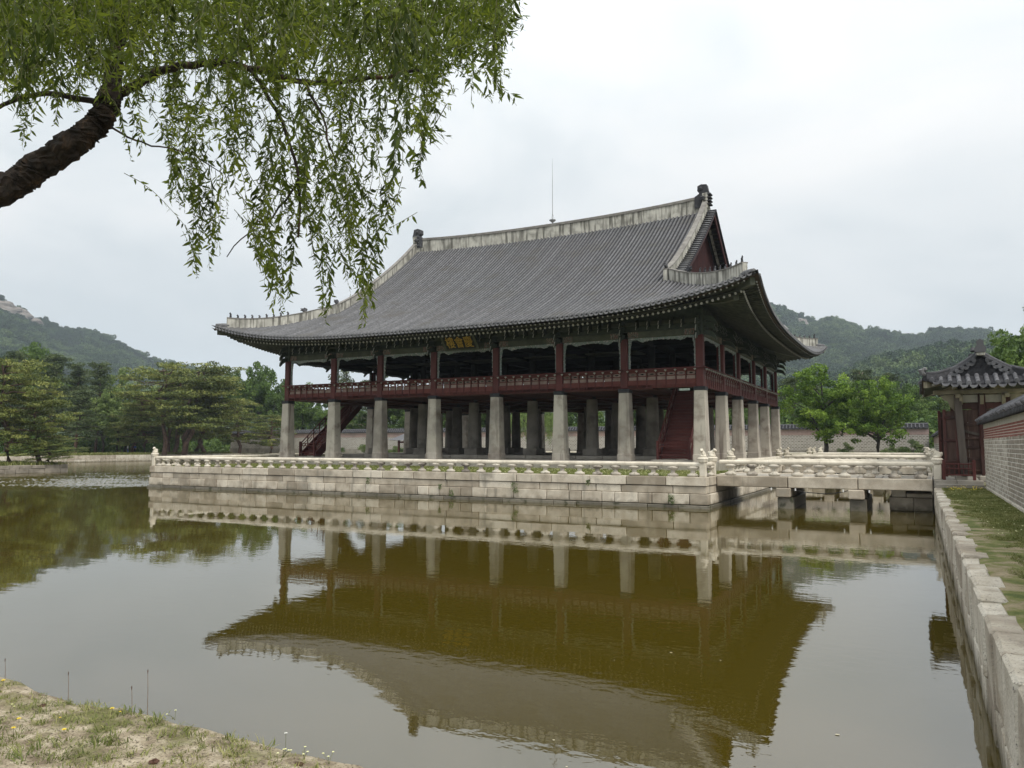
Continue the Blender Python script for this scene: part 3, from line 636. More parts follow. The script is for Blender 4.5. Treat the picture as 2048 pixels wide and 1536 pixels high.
# island on the left
isl = thing('island', 'small walled island at the left edge carrying spreading pines', 'island', (-86, -10, 0))
for z0, z1 in ((.42, .82), (-.02, .41)):
    yy = -26.
    while yy < 5.1: ln = min(random.uniform(.9, 1.9), 5.21-yy); stone(isl, -72.45, -72, yy+.015, yy+ln-.015, z0, z1, 'old_stone', .03, .03); yy += ln
stone(isl, -100, -72.5, 4.8, 5.2, -.3, .8, 'bank_stone'); stone(isl, -72.6, -71.85, -26, 5.3, -.3, -.03, 'wet_stone')
mb = MB(); mb.grid([[(x, y, .78+.35*max(0, 1-((x+86)/14)**2)*max(0, 1-((y+10)/15)**2)+.1*mn.noise(Vector((x*.5, y*.5, 0)))) for x in np.linspace(-100, -72.3, 20)] for y in np.linspace(-26, 5, 24)]); mb.build('soil', 'lawn', isl)
# ------------------------------------------------------------------ the pavilion
FX = [-34.4, -29.46, -24.81, -19.85, -14.55, -9.59, -4.94, 0.]
FY = [0, 5.775, 11.175, 17.325, 22.725, 28.5]
pav = thing('pavilion', 'huge two-storey wooden pavilion on stone pillars under a sweeping grey tiled roof', 'pavilion', (-17.2, 14.25, 2.0))
EX0, EX1, EY0, EY1 = -38.78, 4.38, -4.38, 32.88
def lift(c_): return 1.9*max(0, 1-c_/21.6)**4
def RZ(u_, c_, sag=0.):
    return 10.86+.3895*u_+.01194*u_*u_+lift(c_)*max(0, 1-u_/10)**1.4-sag*(u_/18.63)**1.5
def u0f(c_): return .38*(1-lift(c_)/1.9)
def sagx(x): return .42*max(0, 1-((x+17.2)/15.)**2)
VX = 7.0      # hips end where the verge starts
SIDE = {  # map (u along slope, s along eave) -> world
 'S': (lambda u_, s_: (s_, EY0+u_), EX0, EX1), 'N': (lambda u_, s_: (s_, EY1-u_), EX0, EX1),
 'E': (lambda u_, s_: (EX1-u_, s_), EY0, EY1), 'W': (lambda u_, s_: (EX0+u_, s_), EY0, EY1)}
def umax(side, s_):
    _, a, b_ = SIDE[side]; c_ = min(s_-a, b_-s_)
    if side in 'SN': return c_ if c_ < VX else 18.63
    return min(c_, 7.75)
def spt(side, u_, s_, off=0.):
    f, a, b_ = SIDE[side]; c_ = min(s_-a, b_-s_); x, y = f(u_, s_); return (x, y, RZ(u_, c_, sagx(s_) if side in 'SN' else 0)+off)
ROFF = lambda u_: -.80-.07*max(0, u_-1.3)
roof = MB()
def patch(mb_, side, off, ulim, ns=90, nu=14, mi=0, flip=False, ulo=None):
    offf = off if callable(off) else (lambda u_: off)
    _, a, b_ = SIDE[side]
    segs = [(a+.02, a+VX-.001), (a+VX+.001, b_-VX-.001), (b_-VX+.001, b_-.02)] if side in 'SN' else [(a+.02, b_-.02)]
    for s0, s1 in segs:
        rows = []
        for s_ in np.linspace(s0, s1, max(6, int(ns*(s1-s0)/(b_-a)))):
            c_ = min(s_-a, b_-s_); ua = min(u0f(c_), umax(side, s_)); ub = min(umax(side, s_), ulim)
            ua = ua if ulo is None else min(ulo, umax(side, s_)); ub = max(ub, ua); rows.append([spt(side, ua+(ub-ua)*k/nu, s_, offf(ua+(ub-ua)*k/nu)) for k in range(nu+1)])
        mb_.grid(rows, mi, flip)
for sd_, fl in (('S', False), ('N', True), ('E', True), ('W', False)):
    patch(roof, sd_, 0, 99, flip=fl)
roofo = roof.build('roof', 'tile_pan', pav)
for sd_ in 'SNEW':
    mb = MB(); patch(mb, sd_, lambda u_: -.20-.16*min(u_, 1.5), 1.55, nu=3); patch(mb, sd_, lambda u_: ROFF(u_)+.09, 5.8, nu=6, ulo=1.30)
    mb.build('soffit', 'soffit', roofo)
    mb = MB(); _, a, b_ = SIDE[sd_]      # eave edge boards following the curve
    for uu, z0, z1 in ((.10, -.21, -.05), (.98, -.70, -.60)):
        for k_, inn in ((0, 0),):
            rows = []
            for s_ in np.linspace(a+.25+uu, b_-.25-uu, 80):
                c_ = min(s_-a, b_-s_); ua = u0f(c_)+uu; rows.append([spt(sd_, ua, s_, z0), spt(sd_, ua, s_, z1), spt(sd_, ua+.09, s_, z1), spt(sd_, ua+.09, s_, z0), spt(sd_, ua, s_, z0)])
            mb.grid(rows)
    mb.build('eave_board', 'rafter_paint', roofo)
# tile rows, their end discs and drip tiles
TR = .33; rad = .088
def rowpts(side, s_, n_=26):
    _, a, b_ = SIDE[side]; c_ = min(s_-a, b_-s_); ua = u0f(c_)-.02; ub = umax(side, s_)-.05
    n_ = max(3, int(n_*(ub-ua)/18)+2)
    return [spt(side, ua+(ub-ua)*k/n_, s_, .005) for k in range(n_+1)] if ub > ua+.1 else None
def tilerow(mb_, side, s_):
    p = rowpts(side, s_)
    if p is None: return False
    P2 = []; rr = []
    for i in range(len(p)-1):        # each tile narrows slightly at its upper end
        a, b_ = Vector(p[i]), Vector(p[i+1])
        jz = Vector((0, 0, random.uniform(-.006, .006))); P2 += [a+jz, b_-(b_-a)*.04+jz]; rr += [rad*1.08, rad*.92]
    P2.append(Vector(p[-1])); rr.append(rad); mb_.tube(P2, rr, 6, True, half=True); return True
def endtile_mesh():
    mb = MB(); n_ = 12            # local: outward = -y
    ring = [(rad*1.12*math.cos(2*math.pi*k/n_), rad*1.12*math.sin(2*math.pi*k/n_)) for k in range(n_)]
    mb.add([(x, -.03, z+.02) for x, z in ring]+[(x, .05, z+.02) for x, z in ring], [tuple(range(n_))]+[(k, k+n_, (k+1) % n_+n_, (k+1) % n_) for k in range(n_)])
    mb.add([(x*.62, -.045, z*.62+.02) for x, z in ring]+[(x*.62, -.03, z*.62+.02) for x, z in ring], [tuple(range(n_))]+[(k, k+n_, (k+1) % n_+n_, (k+1) % n_) for k in range(n_)])
    m_ = 8; hw = TR/2+.0; V = []; F = []
    for k in range(m_+1):
        t = math.pi*k/m_; x = TR/2-hw*.86*math.cos(t); V += [(x, -.055, -.02-.05*math.sin(t)), (x, -.075, -.06-.13*math.sin(t)), (x, -.0, -.02-.05*math.sin(t))]
    for k in range(m_): F += [(3*k, 3*k+1, 3*k+4, 3*k+3), (3*k+2, 3*k, 3*k+3, 3*k+5)]
    mb.add(V, F)
    me = bpy.data.meshes.new('eave_tile'); me.from_pydata(mb.v, [], mb.f); me.materials.append(MATS['tile_end']); return me
ET = endtile_mesh()
ROT = {'S': 0, 'E': R(90), 'N': R(180), 'W': R(-90)}
for side in 'SE':
    _, a, b_ = SIDE[side]; n_ = int((b_-a-.7)/TR); s0 = (a+b_)/2-(n_-1)*TR/2
    for k in range(n_):
        s_ = s0+k*TR; mb = MB()
        if tilerow(mb, side, s_): mb.build('tile_row', 'tile', roofo, smooth=True)
        c_ = min(s_-a, b_-s_); sl_ = math.atan((lift(c_+.1)-lift(c_))/.1*(1 if s_-a < b_-s_ else -1))
        place('eave_tile', ET, spt(side, u0f(c_)-.03, s_, .0), roofo, rot=(0, -sl_, ROT[side]))
mb = MB(); mb2 = MB(); stuffv = []
for side in 'NW':
    _, a, b_ = SIDE[side]; n_ = int((b_-a-.7)/TR); s0 = (a+b_)/2-(n_-1)*TR/2
    for k in range(n_):
        s_ = s0+k*TR; tilerow(mb, side, s_)
        c_ = min(s_-a, b_-s_); pt = Vector(spt(side, u0f(c_)-.03, s_, 0)); ca, sa = math.cos(ROT[side]), math.sin(ROT[side])
        mb2.add([(pt.x+v.co.x*ca-v.co.y*sa, pt.y+v.co.x*sa+v.co.y*ca, pt.z+v.co.z) for v in ET.vertices], [tuple(q.vertices) for q in ET.polygons])
mb.build('hidden_side_tile_rows', 'tile', roofo, smooth=True, kind='stuff'); mb2.build('hidden_side_eave_tiles', 'tile_end', roofo, kind='stuff')
# rafters: round ones and the flying ones above them
def rafter(side, s_, kind):
    _, a, b_ = SIDE[side]; c_ = min(s_-a, b_-s_); sg = 1 if s_-a < b_-s_ else -1
    if kind == 'flying': ua, ub, off, r_ = u0f(c_)+.16, 2.2, (lambda u_: -.275-.16*u_), .058
    else: ua, ub, off, r_ = u0f(c_)+.92, 5.3, ROFF, .088
    if c_ < ua+.1: return None
    ci = max(c_, 5.0) if kind != 'flying' else (c_ if c_ > 5.0 else c_+(5.0-c_)*(ub-ua)/(5.3-ua))
    P_ = []
    for k in range(4):
        f_ = k/3; cc = c_+(ci-c_)*f_; uu_ = ua+(ub-ua)*f_; P_.append(spt(side, uu_, (a+cc if sg > 0 else b_-cc), off(uu_)))
    return P_, r_
def disc(mb_, P_, r_, n_, mi=1):
    d = (Vector(P_[0])-Vector(P_[1])).normalized(); a = d.cross(Vector((0, 0, 1))).normalized(); b_ = a.cross(d); c_ = Vector(P_[0])+d*.004
    V = [c_+(a*math.cos(2*math.pi*k/n_+math.pi/4)+b_*math.sin(2*math.pi*k/n_+math.pi/4))*r_*.93 for k in range(n_)]
    mb_.add(V, [tuple(range(n_))], mi)
for side in 'SENW':
    _, a, b_ = SIDE[side]; n_ = int((b_-a-1.2)/TR); s0 = (a+b_)/2-(n_-1)*TR/2; both = [MB(), MB()]
    for k in range(n_):
        for kk, kind in enumerate(('round', 'flying')):
            q = rafter(side, s0+k*TR, kind)
            if not q: continue
            mb = MB() if side in 'SE' else both[kk]; nn = 8 if kind == 'round' else 4
            if kind == 'round': mb.tube(q[0], q[1], 8, False)
            else:
                mb.tube(q[0], [q[1]*1.25]*4, 4, False)
            disc(mb, q[0], q[1]*(1 if kind == 'round' else 1.25), nn)
            if side in 'SE': mb.build('rafter' if kind == 'round' else 'flying_rafter', ['rafter_paint', 'rafter_end'], roofo)
    if side in 'NW': both[0].build('hidden_side_rafters', ['rafter_paint', 'rafter_end'], roofo, kind='stuff'); both[1].build('hidden_side_flying_rafters', ['rafter_paint', 'rafter_end'], roofo, kind='stuff')
# corner (hip) rafters, hip ridges, verge ridges, main ridge
CORN = [(EX1, EY0, -1, 1), (EX0, EY0, 1, 1), (EX1, EY1, -1, -1), (EX0, EY1, 1, -1)]
def strip(mb_, path, half, z0f, z1f, mi=0):
    """wall-like ridge along a path; z0f/z1f heights at each point"""
    P_ = [Vector(p) for p in path]; V = []; n_ = len(P_)
    for i, p in enumerate(P_):
        d = P_[min(i+1, n_-1)]-P_[max(i-1, 0)]; d.z = 0; d.normalize(); q = Vector((-d.y, d.x, 0))*half
        V += [(p.x-q.x, p.y-q.y, z0f(i)), (p.x+q.x, p.y+q.y, z0f(i)), (p.x+q.x, p.y+q.y, z1f(i)), (p.x-q.x, p.y-q.y, z1f(i))]
    F = [(0, 1, 2, 3), (4*n_-1, 4*n_-2, 4*n_-3, 4*n_-4)]
    for i in range(n_-1):
        for k in range(4): F.append((4*i+k, 4*i+(k+1) % 4, 4*i+4+(k+1) % 4, 4*i+4+k)[::-1])
    mb_.add(V, F, mi)
def figmesh(): return blob('roof_figure', [((0, 0, .07), (.10, .13, .08), None), ((0, .03, .18), (.07, .08, .12), (R(-20), 0, 0)), ((0, -.05, .31), (.055, .07, .07), None), ((0, -.13, .28), (.03, .05, .03), None), ((0, -.07, .15), (.06, .03, .12), None)], .022, 'tile_dark')
FIG = figmesh()
def headmesh(s_=1.): return blob('dragon_head', [((0, 0, .15*s_), (.15*s_, .24*s_, .16*s_), None), ((0, -.18*s_, .30*s_), (.13*s_, .16*s_, .12*s_), (R(20), 0, 0)), ((0, -.30*s_, .18*s_), (.10*s_, .14*s_, .05*s_), None), ((0, -.34*s_, .36*s_), (.07*s_, .08*s_, .06*s_), None), ((.06*s_, 0, .42*s_), (.04*s_, .10*s_, .08*s_), None), ((-.06*s_, 0, .42*s_), (.04*s_, .10*s_, .08*s_), None), ((0, .18*s_, .30*s_), (.10*s_, .10*s_, .14*s_), None)], .03, 'tile_dark')
HEAD = headmesh(.85)
for (cx, cy, dx, dy) in CORN:
    vis = True
    def hp(s_): return (cx+dx*s_, cy+dy*s_, RZ(s_, s_))
    mb = MB()                                    # timber under the corner
    for s0_, s1_, w_, za, zb in ((.35, 6.2, .16, -.70, -.20), (1.5, 6.2, .18, -1.18, -.68)):
        ss = np.linspace(s0_, s1_, 8); strip(mb, [hp(q) for q in ss], w_, lambda i: RZ(ss[i], ss[i])+za, lambda i: RZ(ss[i], ss[i])+zb)
    mb.build('hip_rafter', 'khaki_wood', roofo)
    ss = np.linspace(.85, VX+.02, 16); mb = MB(); zt = lambda i: RZ(ss[i], ss[i])+.70+.06*(1-ss[i]/7)**2
    strip(mb, [hp(q) for q in ss], .16, lambda i: RZ(ss[i], ss[i])-.1, zt); hr = mb.build('hip_ridge', 'plaster', roofo)
    mb = MB(); strip(mb, [hp(q) for q in ss], .20, zt, lambda i: zt(i)+.07); mb.build('ridge_cap', 'ridge_cap', hr)
    mb = MB(); q = hp(.25); mb.tube([q[:2]+(q[2]+.03,), hp(.6)[:2]+(hp(.6)[2]+.1,), hp(1.0)[:2]+(hp(1.0)[2]+.14,)], [.15, .19, .19], 8); mb.build('corner_tile', 'tile_end', roofo, smooth=True)
    rz = math.atan2(-dx, -dy)
    rz = math.atan2(dx, -dy) + 0
    fz = math.atan2(-dy, -dx)+math.pi/2
    for k in range(9):
        s_ = 1.05+k*.40; p = hp(s_); zz = RZ(s_, s_)+.70+.06*(1-s_/7)**2+.06
        place('roof_figure', FIG, (p[0], p[1], zz), roofo, rot=(0, 0, fz), scale=(.75, .75, random.uniform(.75, .95) if k else 1.25))
    s_ = 5.2; p = hp(s_); place('dragon_head', HEAD, (p[0], p[1], RZ(s_, s_)+.74), roofo, rot=(0, 0, fz))
VXP = {1: EX1-VX-.2, -1: EX0+VX+.2}              # x of verge ridges
for sgn in (1, -1):
    xv = VXP[sgn]
    for ys in (1, -1):
        us = np.linspace(6.75, 18.63, 18)
        def vp(u_): return (xv, EY0+u_ if ys > 0 else EY1-u_, RZ(u_, VX, 0))
        zt = lambda i: vp(us[i])[2]+.66+.25*max(0, (us[i]-14)/5)**2+.12*max(0, (8.5-us[i])/2)
        mb = MB(); strip(mb, [vp(q) for q in us], .17, lambda i: vp(us[i])[2]-.1, zt); vr = mb.build('verge_ridge', 'plaster', roofo)
        mb = MB(); strip(mb, [vp(q) for q in us], .21, zt, lambda i: zt(i)+.08); mb.build('ridge_cap', 'ridge_cap', vr)
        p = vp(6.9); place('dragon_head', HEAD, (p[0], p[1], p[2]+.8), roofo, rot=(0, 0, 0 if ys > 0 else math.pi))
        # short tile rows hanging over the gable, with the lath ends below
        u_ = 6.9
        while u_ < 18.4:
            p = vp(u_); mb = MB(); mb.tube([(xv+sgn*.12, p[1], p[2]+.06), (xv+sgn*.80, p[1], p[2]+.0)], rad, 6, True, half=True)
            if sgn > 0 and ys > 0: mb.build('verge_tile', 'tile', roofo, smooth=True)
            else: mb.build('verge_tile', 'tile', roofo, smooth=True)
            u_ += .33
        mb = MB(); ul = np.linspace(6.7, 18.63, 16)
        for o1, o2, za, zb, mi in ((.05, .85, -.12, -.02, 0), (.58, .70, -.62, -.13, 1)):
            V = []; F = []
            for i, q in enumerate(ul):
                p = vp(q); V += [(xv+sgn*o1, p[1], p[2]+za), (xv+sgn*o2, p[1], p[2]+za), (xv+sgn*o2, p[1], p[2]+zb), (xv+sgn*o1, p[1], p[2]+zb)]
            for i in range(len(ul)-1):
                for k in range(4): F.append((4*i+k, 4*i+(k+1) % 4, 4*i+4+(k+1) % 4, 4*i+4+k))
            mb.add(V, F, mi)
        mb.build('bargeboard', ['tile_pan', 'gable_red'], roofo)
        for q in np.arange(7.2, 18.2, .42):
            p = vp(q); MB().box(xv+sgn*.1 if sgn > 0 else xv-.57, xv+.57 if sgn > 0 else xv-.1, p[1]-.06, p[1]+.06, p[2]-.24, p[2]-.125).build('verge_lath', 'rafter_paint', roofo)
    # gable wall of red planks with battens
    xg = xv-sgn*.45; ya, yb = EY0+7.75, EY1-7.75; z0 = RZ(7.75, 20)-.05
    k = 0; yy = ya
    while yy < yb-.01:
        y2 = min(yy+.36, yb); um = lambda y_: min(y_-EY0, EY1-y_)
        za, zb = RZ(um(yy), 20)-.15, RZ(um(y2), 20)-.15
        if max(za, zb) > z0+.05: MB().prism([(yy+.012, z0), (y2-.012, z0), (y2-.012, max(zb, z0+.01)), (yy+.012, max(za, z0+.01))], 'x', xg-.03, xg+.03).build('gable_plank', 'gable_red', roofo)
        MB().box(xg+sgn*.03 if sgn > 0 else xg-.08, xg+.08 if sgn > 0 else xg-.03, yy-.035, yy+.035, z0, max(za, z0+.02)).build('gable_batten', 'gable_red', roofo)
        yy = y2
xs_ = np.linspace(VXP[-1], VXP[1], 30); zr = lambda x: 22.1-sagx(x)+.12*(abs(x+17.2)/14.6)**4
mb = MB(); path = [(x, 14.25, 0) for x in xs_]
strip(mb, path, .21, lambda i: zr(xs_[i])-.3, lambda i: zr(xs_[i])+1.08); mr = mb.build('main_ridge', 'plaster', roofo)
mb = MB(); strip(mb, path, .27, lambda i: zr(xs_[i])+1.08, lambda i: zr(xs_[i])+1.30); mb.build('ridge_cap', 'ridge_cap', mr)
for sgn in (1, -1):      # owl-tail ornaments at the ridge ends
    x = VXP[sgn]; z = zr(x); mb = MB(); q = -sgn
    poly = [(x-q*.15, z+.3), (x+q*.85, z+.3), (x+q*.85, z+1.25), (x+q*.55, z+1.42), (x+q*.40, z+1.58), (x+q*.62, z+1.72), (x+q*.60, z+2.12), (x+q*.30, z+2.24), (x-q*.15, z+2.18), (x-q*.22, z+1.8), (x-q*.32, z+1.5), (x-q*.25, z+1.1)]
    if q < 0: poly = poly[::-1]
    mb.prism(poly, 'y', 13.97, 14.53)
    mb.lathe([(.10, z+1.75), (.14, z+1.9), (.05, z+2.0)], x+q*.3, 13.93, 8); mb.lathe([(.2, z+.9), (.24, z+1.1), (.1, z+1.25)], x+q*.2, 13.95, 8)
    for k in range(4): mb.cbox(x-.2, x+.5, 13.9, 14.6, z+.45+.28*k, z+.58+.28*k, .04)
    mb.build('ridge_ornament', 'tile_dark', roofo)
    MB().cbox(x-sgn*.0-.22, x+.22, 13.9, 14.6, z+.2, z+1.45, .03).build('ridge_end', 'plaster', roofo)

# ---- stone columns, bands and wooden columns
def colstone(x, y, outer):
    mb = MB()
    if outer:
        a, b_, c_ = .44, .35, .05; V = []
        for z, h in ((2.0, a+.035), (2.42, a+.028), (2.45, a), (6.43, b_)):
            V += [(x-h, y-h+c_, z), (x-h+c_, y-h, z), (x+h-c_, y-h, z), (x+h, y-h+c_, z), (x+h, y+h-c_, z), (x+h-c_, y+h, z), (x-h+c_, y+h, z), (x-h, y+h-c_, z)]
        F = [tuple(range(8))[::-1], tuple(range(24, 32))]+[(i*8+k, i*8+(k+1) % 8, i*8+8+(k+1) % 8, i*8+8+k) for i in range(3) for k in range(8)]
        mb.add(V, F); mb.build('stone_column', 'column_stone', pav)
        m2 = MB(); m2.cbox(x-.375, x+.375, y-.375, y+.375, 6.41, 6.67, .03, .012); m2.build('column_band', 'black_band', pav)
    else:
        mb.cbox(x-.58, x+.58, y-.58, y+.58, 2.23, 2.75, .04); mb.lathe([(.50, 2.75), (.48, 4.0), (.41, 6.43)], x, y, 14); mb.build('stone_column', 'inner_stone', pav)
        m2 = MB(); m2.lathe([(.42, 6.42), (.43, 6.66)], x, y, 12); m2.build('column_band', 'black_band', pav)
for i, x in enumerate(FX):
    for j, y in enumerate(FY):
        outer = i in (0, 7) or j in (0, 5); colstone(x, y, outer)
        if outer: MB().cbox(x-.235, x+.235, y-.235, y+.235, 6.68, 9.95, .03).build('wood_column', 'red_wood', pav)
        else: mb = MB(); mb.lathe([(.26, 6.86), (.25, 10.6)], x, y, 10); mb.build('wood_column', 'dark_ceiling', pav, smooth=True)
# floor, its underside, ceiling
fl_ = MB(); fl_.box(-34.2, -3.1, -.2, 28.7, 6.70, 6.86); fl_.box(-3.09, -.2, 5.6, 28.7, 6.70, 6.86); fl_.box(-3.09, -.2, -.2, 1.3, 6.70, 6.86); fl_.build('floor', 'floor_wood', pav)
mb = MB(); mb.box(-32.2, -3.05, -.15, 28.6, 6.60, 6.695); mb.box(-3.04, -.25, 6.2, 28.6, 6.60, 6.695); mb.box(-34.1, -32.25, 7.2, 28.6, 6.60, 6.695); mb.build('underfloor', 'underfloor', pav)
for x in FX[1:-1]: MB().box(x-.17, x+.17, .25, 28.2, 6.42, 6.598).build('floor_beam', 'underfloor', pav)
for y in FY[1:-1]: MB().box(-34.1, -.3, y-.15, y+.15, 6.45, 6.597).build('floor_beam', 'underfloor', pav)
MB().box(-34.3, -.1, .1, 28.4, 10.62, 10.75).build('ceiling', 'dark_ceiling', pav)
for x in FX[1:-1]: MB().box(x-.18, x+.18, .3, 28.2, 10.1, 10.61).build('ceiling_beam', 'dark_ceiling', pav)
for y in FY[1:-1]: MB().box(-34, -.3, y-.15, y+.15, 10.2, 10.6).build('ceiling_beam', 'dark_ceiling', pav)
# lattice doors hooked up under the ceiling
for j, yb in ((1, 5.775), (4, 22.725)):
    for i in range(1, 6):
        xa, xb = FX[i]+.35, FX[i+1]-.35
        for k in range(4):
            a = xa+(xb-xa)*k/4; MB().box(a+.03, a+(xb-xa)/4-.03, yb-2.3 if j == 1 else yb+.2, yb-.2 if j == 1 else yb+2.3, 9.55, 9.62).build('folding_door', 'khaki_wood', pav)
# bays: lintel, frieze, purlin, painted ends, valance, railing
def local(ax, p, off):     # position along the side p, outward offset off
    return {'S': (p, -off), 'N': (p, 28.5+off), 'E': (off, p), 'W': (-34.4-off, p)}[ax]
def sbox(mb_, ax, p0, p1, o0, o1, z0, z1, mi=0, ch=0.):
    a = local(ax, p0, o0); b_ = local(ax, p1, o1); x0, x1 = sorted((a[0], b_[0])); y0, y1 = sorted((a[1], b_[1]))
    (mb_.cbox(x0, x1, y0, y1, z0, z1, ch, 0, mi) if ch else mb_.box(x0, x1, y0, y1, z0, z1, mi)); return mb_
def bracket(ax, p, big):
    mb = MB(); s_ = 1.0 if big else .62
    tiers = (((9.93, 0), (10.42, .02), (10.85, .05)) if big else ((10.62, 0), (10.88, .0)))
    for zt_, of in tiers:
        out = [(.10, zt_), (.38*s_+.1, zt_-.02), (.62*s_+.1, zt_-.10), (.92*s_+.1, zt_-.34*s_), (.97*s_+.1, zt_-.30*s_), (.80*s_+.1, zt_+.04), (.72*s_+.1, zt_+.16), (.50*s_+.1, zt_+.26), (.10, zt_+.30)]
        poly = [(o_+of, z_) for o_, z_ in out]; V = []; k = len(poly)
        for tt in (-.055*s_-.02, .055*s_+.02):
            for o_, z_ in poly: q = local(ax, p+tt, o_); V.append((q[0], q[1], z_))
        mb.add(V, [tuple(range(k)), tuple(range(k, 2*k))[::-1]]+[(i, (i+1) % k, k+(i+1) % k, k+i) for i in range(k)], 0)
        V = [];
        for tt in (-.03, .03):
            for o_, z_ in poly[2:6]: q = local(ax, p+tt, o_+.012); V.append((q[0], q[1], z_+.006))
        mb.add(V, [(0, 4, 5, 1), (1, 5, 6, 2), (2, 6, 7, 3)], 1)
    mb.build('bracket', ['green_wood', 'rafter_end'], pav)
LOT = bpy.data.meshes.new('lotus_bud'); _m = MB().lathe([(.02, -.09), (.03, -.05), (.085, -.02), (.075, .02), (.03, .04)], 0, 0, 8); LOT.from_pydata(_m.v, [], _m.f); LOT.materials.append(MATS['rafter_end'])
for ax, J in (('S', FX), ('N', FX), ('E', FY), ('W', FY)):
    for i, p in enumerate(J):
        if ax in 'SN' or 0 < i < 5 or True: bracket(ax, p, True)
    for p, q in zip(J[:-1], J[1:]):
        a, b_ = p+.245, q-.245
        sbox(MB(), ax, a, b_, -.14, .14, 9.98, 10.38, ch=.03).build('lintel', 'khaki_wood', pav)
        mb = MB()
        for (u_, v_) in ((a, a+.72), (b_-.72, b_)): sbox(mb, ax, u_+.004, v_, .143, .158, 9.99, 10.37)
        mb.build('painted_band', 'painted_end', pav)
        sbox(MB(), ax, a-.24, b_+.24, -.08, .06, 10.39, 10.76).build('frieze_board', 'green_wood', pav)
        sbox(MB(), ax, a-.24, b_+.24, -.16, .15, 10.77, 11.02, ch=.02).build('upper_beam', 'khaki_wood', pav)
        sbox(MB(), ax, a-.24, b_+.24, -.06, .04, 11.03, 12.05).build('wall_board', 'green_wood', pav)
        n_ = 5
        for k in range(1, n_+1): bracket(ax, a+(b_-a)*k/(n_+1), False)
        # carved valance round the opening
        Wd = b_-a; inner = []; outer_ = []; n_ = 46
        def ring(t):   # t 0..1 up left side, across, down right side; returns outer pt, inner pt
            H0, H1 = 7.9, 9.97; hl = H1-H0; tot = 2*hl+Wd; d = t*tot
            sc_ = .028*abs(math.sin(d*9))+.02*math.sin(d*23)+.02*math.sin(d*4.1)
            if d < hl: f_ = d/hl; w_ = .09+.11*f_**2+sc_; return (a, H0+d), (a+w_, H0+min(d, hl-.2))
            if d < hl+Wd:
                x = d-hl; e_ = min(x, Wd-x); w_ = .15+sc_+.12*math.exp(-((e_-.95)/.25)**2)-.05*math.exp(-((e_-.5)/.18)**2); xi = min(max(a+x, a+.2), b_-.2); return (a+x, H1), (xi, H1-w_)
            x = d-hl-Wd; f_ = 1-x/hl; w_ = .09+.11*f_**2+sc_; return (b_, H1-x), (b_-w_, H1-max(x, .2))
        V = []; F = []
        for k in range(n_*2+1):
            (po, zo), (pi_, zi) = ring(k/(2*n_))
            for off in (.02, -.05):
                for pp_, zz_ in ((po, zo), (pi_, zi)): q_ = local(ax, pp_, off); V.append((q_[0], q_[1], zz_))
        for k in range(n_*2): c_ = 4*k; F += [(c_, c_+1, c_+5, c_+4), (c_+2, c_+6, c_+7, c_+3), (c_+1, c_+3, c_+7, c_+5)]
        MB().add(V, F).build('valance', 'valance_paint', pav)
        # railing
        mb = MB(); sbox(mb, ax, a, b_, -.02, .20, 6.68, 6.92); sbox(mb, ax, a, b_, 0, .19, 6.93, 7.16); sbox(mb, ax, a, b_, 0, .17, 7.16, 7.20); sbox(mb, ax, a, b_, 0, .17, 7.42, 7.47); sbox(mb, ax, a, b_, .02, .14, 7.67, 7.87)
        rl = mb.build('railing', 'red_panel', pav)
        n_ = round(Wd/.60)
        for k in range(n_+1):
            c0 = a+Wd*k/n_
            if 0 < k < n_:
                mb = MB(); poly = [(.17, 6.70), (.235, 6.72), (.235, 7.15), (.21, 7.35), (.235, 7.55), (.33, 7.74), (.28, 7.76), (.17, 7.60)]; V = []; kk = len(poly)
                for tt in (-.035, .035):
                    for o_, z_ in poly: q_ = local(ax, c0+tt, o_); V.append((q_[0], q_[1], z_))
                mb.add(V, [tuple(range(kk)), tuple(range(kk, 2*kk))[::-1]]+[(i_, (i_+1) % kk, kk+(i_+1) % kk, kk+i_) for i_ in range(kk)])
                mb.build('railing_post', 'red_wood', rl)
            q_ = local(ax, min(max(c0, a+.02), b_-.02), .33); place('lotus_bud', LOT, (q_[0], q_[1], 7.79), rl)
            if k < n_:
                c1 = a+Wd*(k+1)/n_; sbox(MB(), ax, c0+.05, c1-.05, .03, .135, 7.205, 7.415).build('pale_board', 'pale_panel', rl)
                mb = MB(); h0, h1 = c0+.05, c1-.05; m1 = (h0+h1)/2    # board with a lens-shaped opening
                V = []; F = []; K = 12
                for k2 in range(K):
                    t_ = 2*math.pi*k2/K; ee = (m1+.13*math.cos(t_), 7.575+.045*math.sin(t_)); sx_, sz_ = math.cos(t_), math.sin(t_); mxx = max(abs(sx_), abs(sz_)); oo = (m1+(h1-m1)*sx_/mxx, 7.575+.10*sz_/mxx)
                    for pp_, zz_ in (ee, oo): q_ = local(ax, pp_, .10); V.append((q_[0], q_[1], zz_))
                for k2 in range(K): n2 = (k2+1) % K; F.append((2*k2, 2*k2+1, 2*n2+1, 2*n2))
                mb.add(V, F); mb.build('pierced_board', 'pale_panel', rl)
    # handrail
    A_, B_ = J[0]-.42, J[-1]+.42; n_ = len(J)
    for p, q in zip([A_]+J[1:-1], J[1:-1]+[B_]):
        u_ = local(ax, p+.002, .36); v_ = local(ax, q-.002, .36); MB().tube([(u_[0], u_[1], 7.885), (v_[0], v_[1], 7.885)], .045, 8).build('handrail', 'red_wood', pav, smooth=True)
    for c_, s_ in ((J[0], -1), (J[-1], 1)):
        mb = MB(); sbox(mb, ax, c_-.38, c_+.38, .24, .30, 6.7, 6.9); 
for x in (-34.4, 0):
    for y in (0, 28.5): MB().cbox(x-.28, x+.28, y-.28, y+.28, 9.96, 11.6, .03).build('corner_post', 'green_wood', pav)
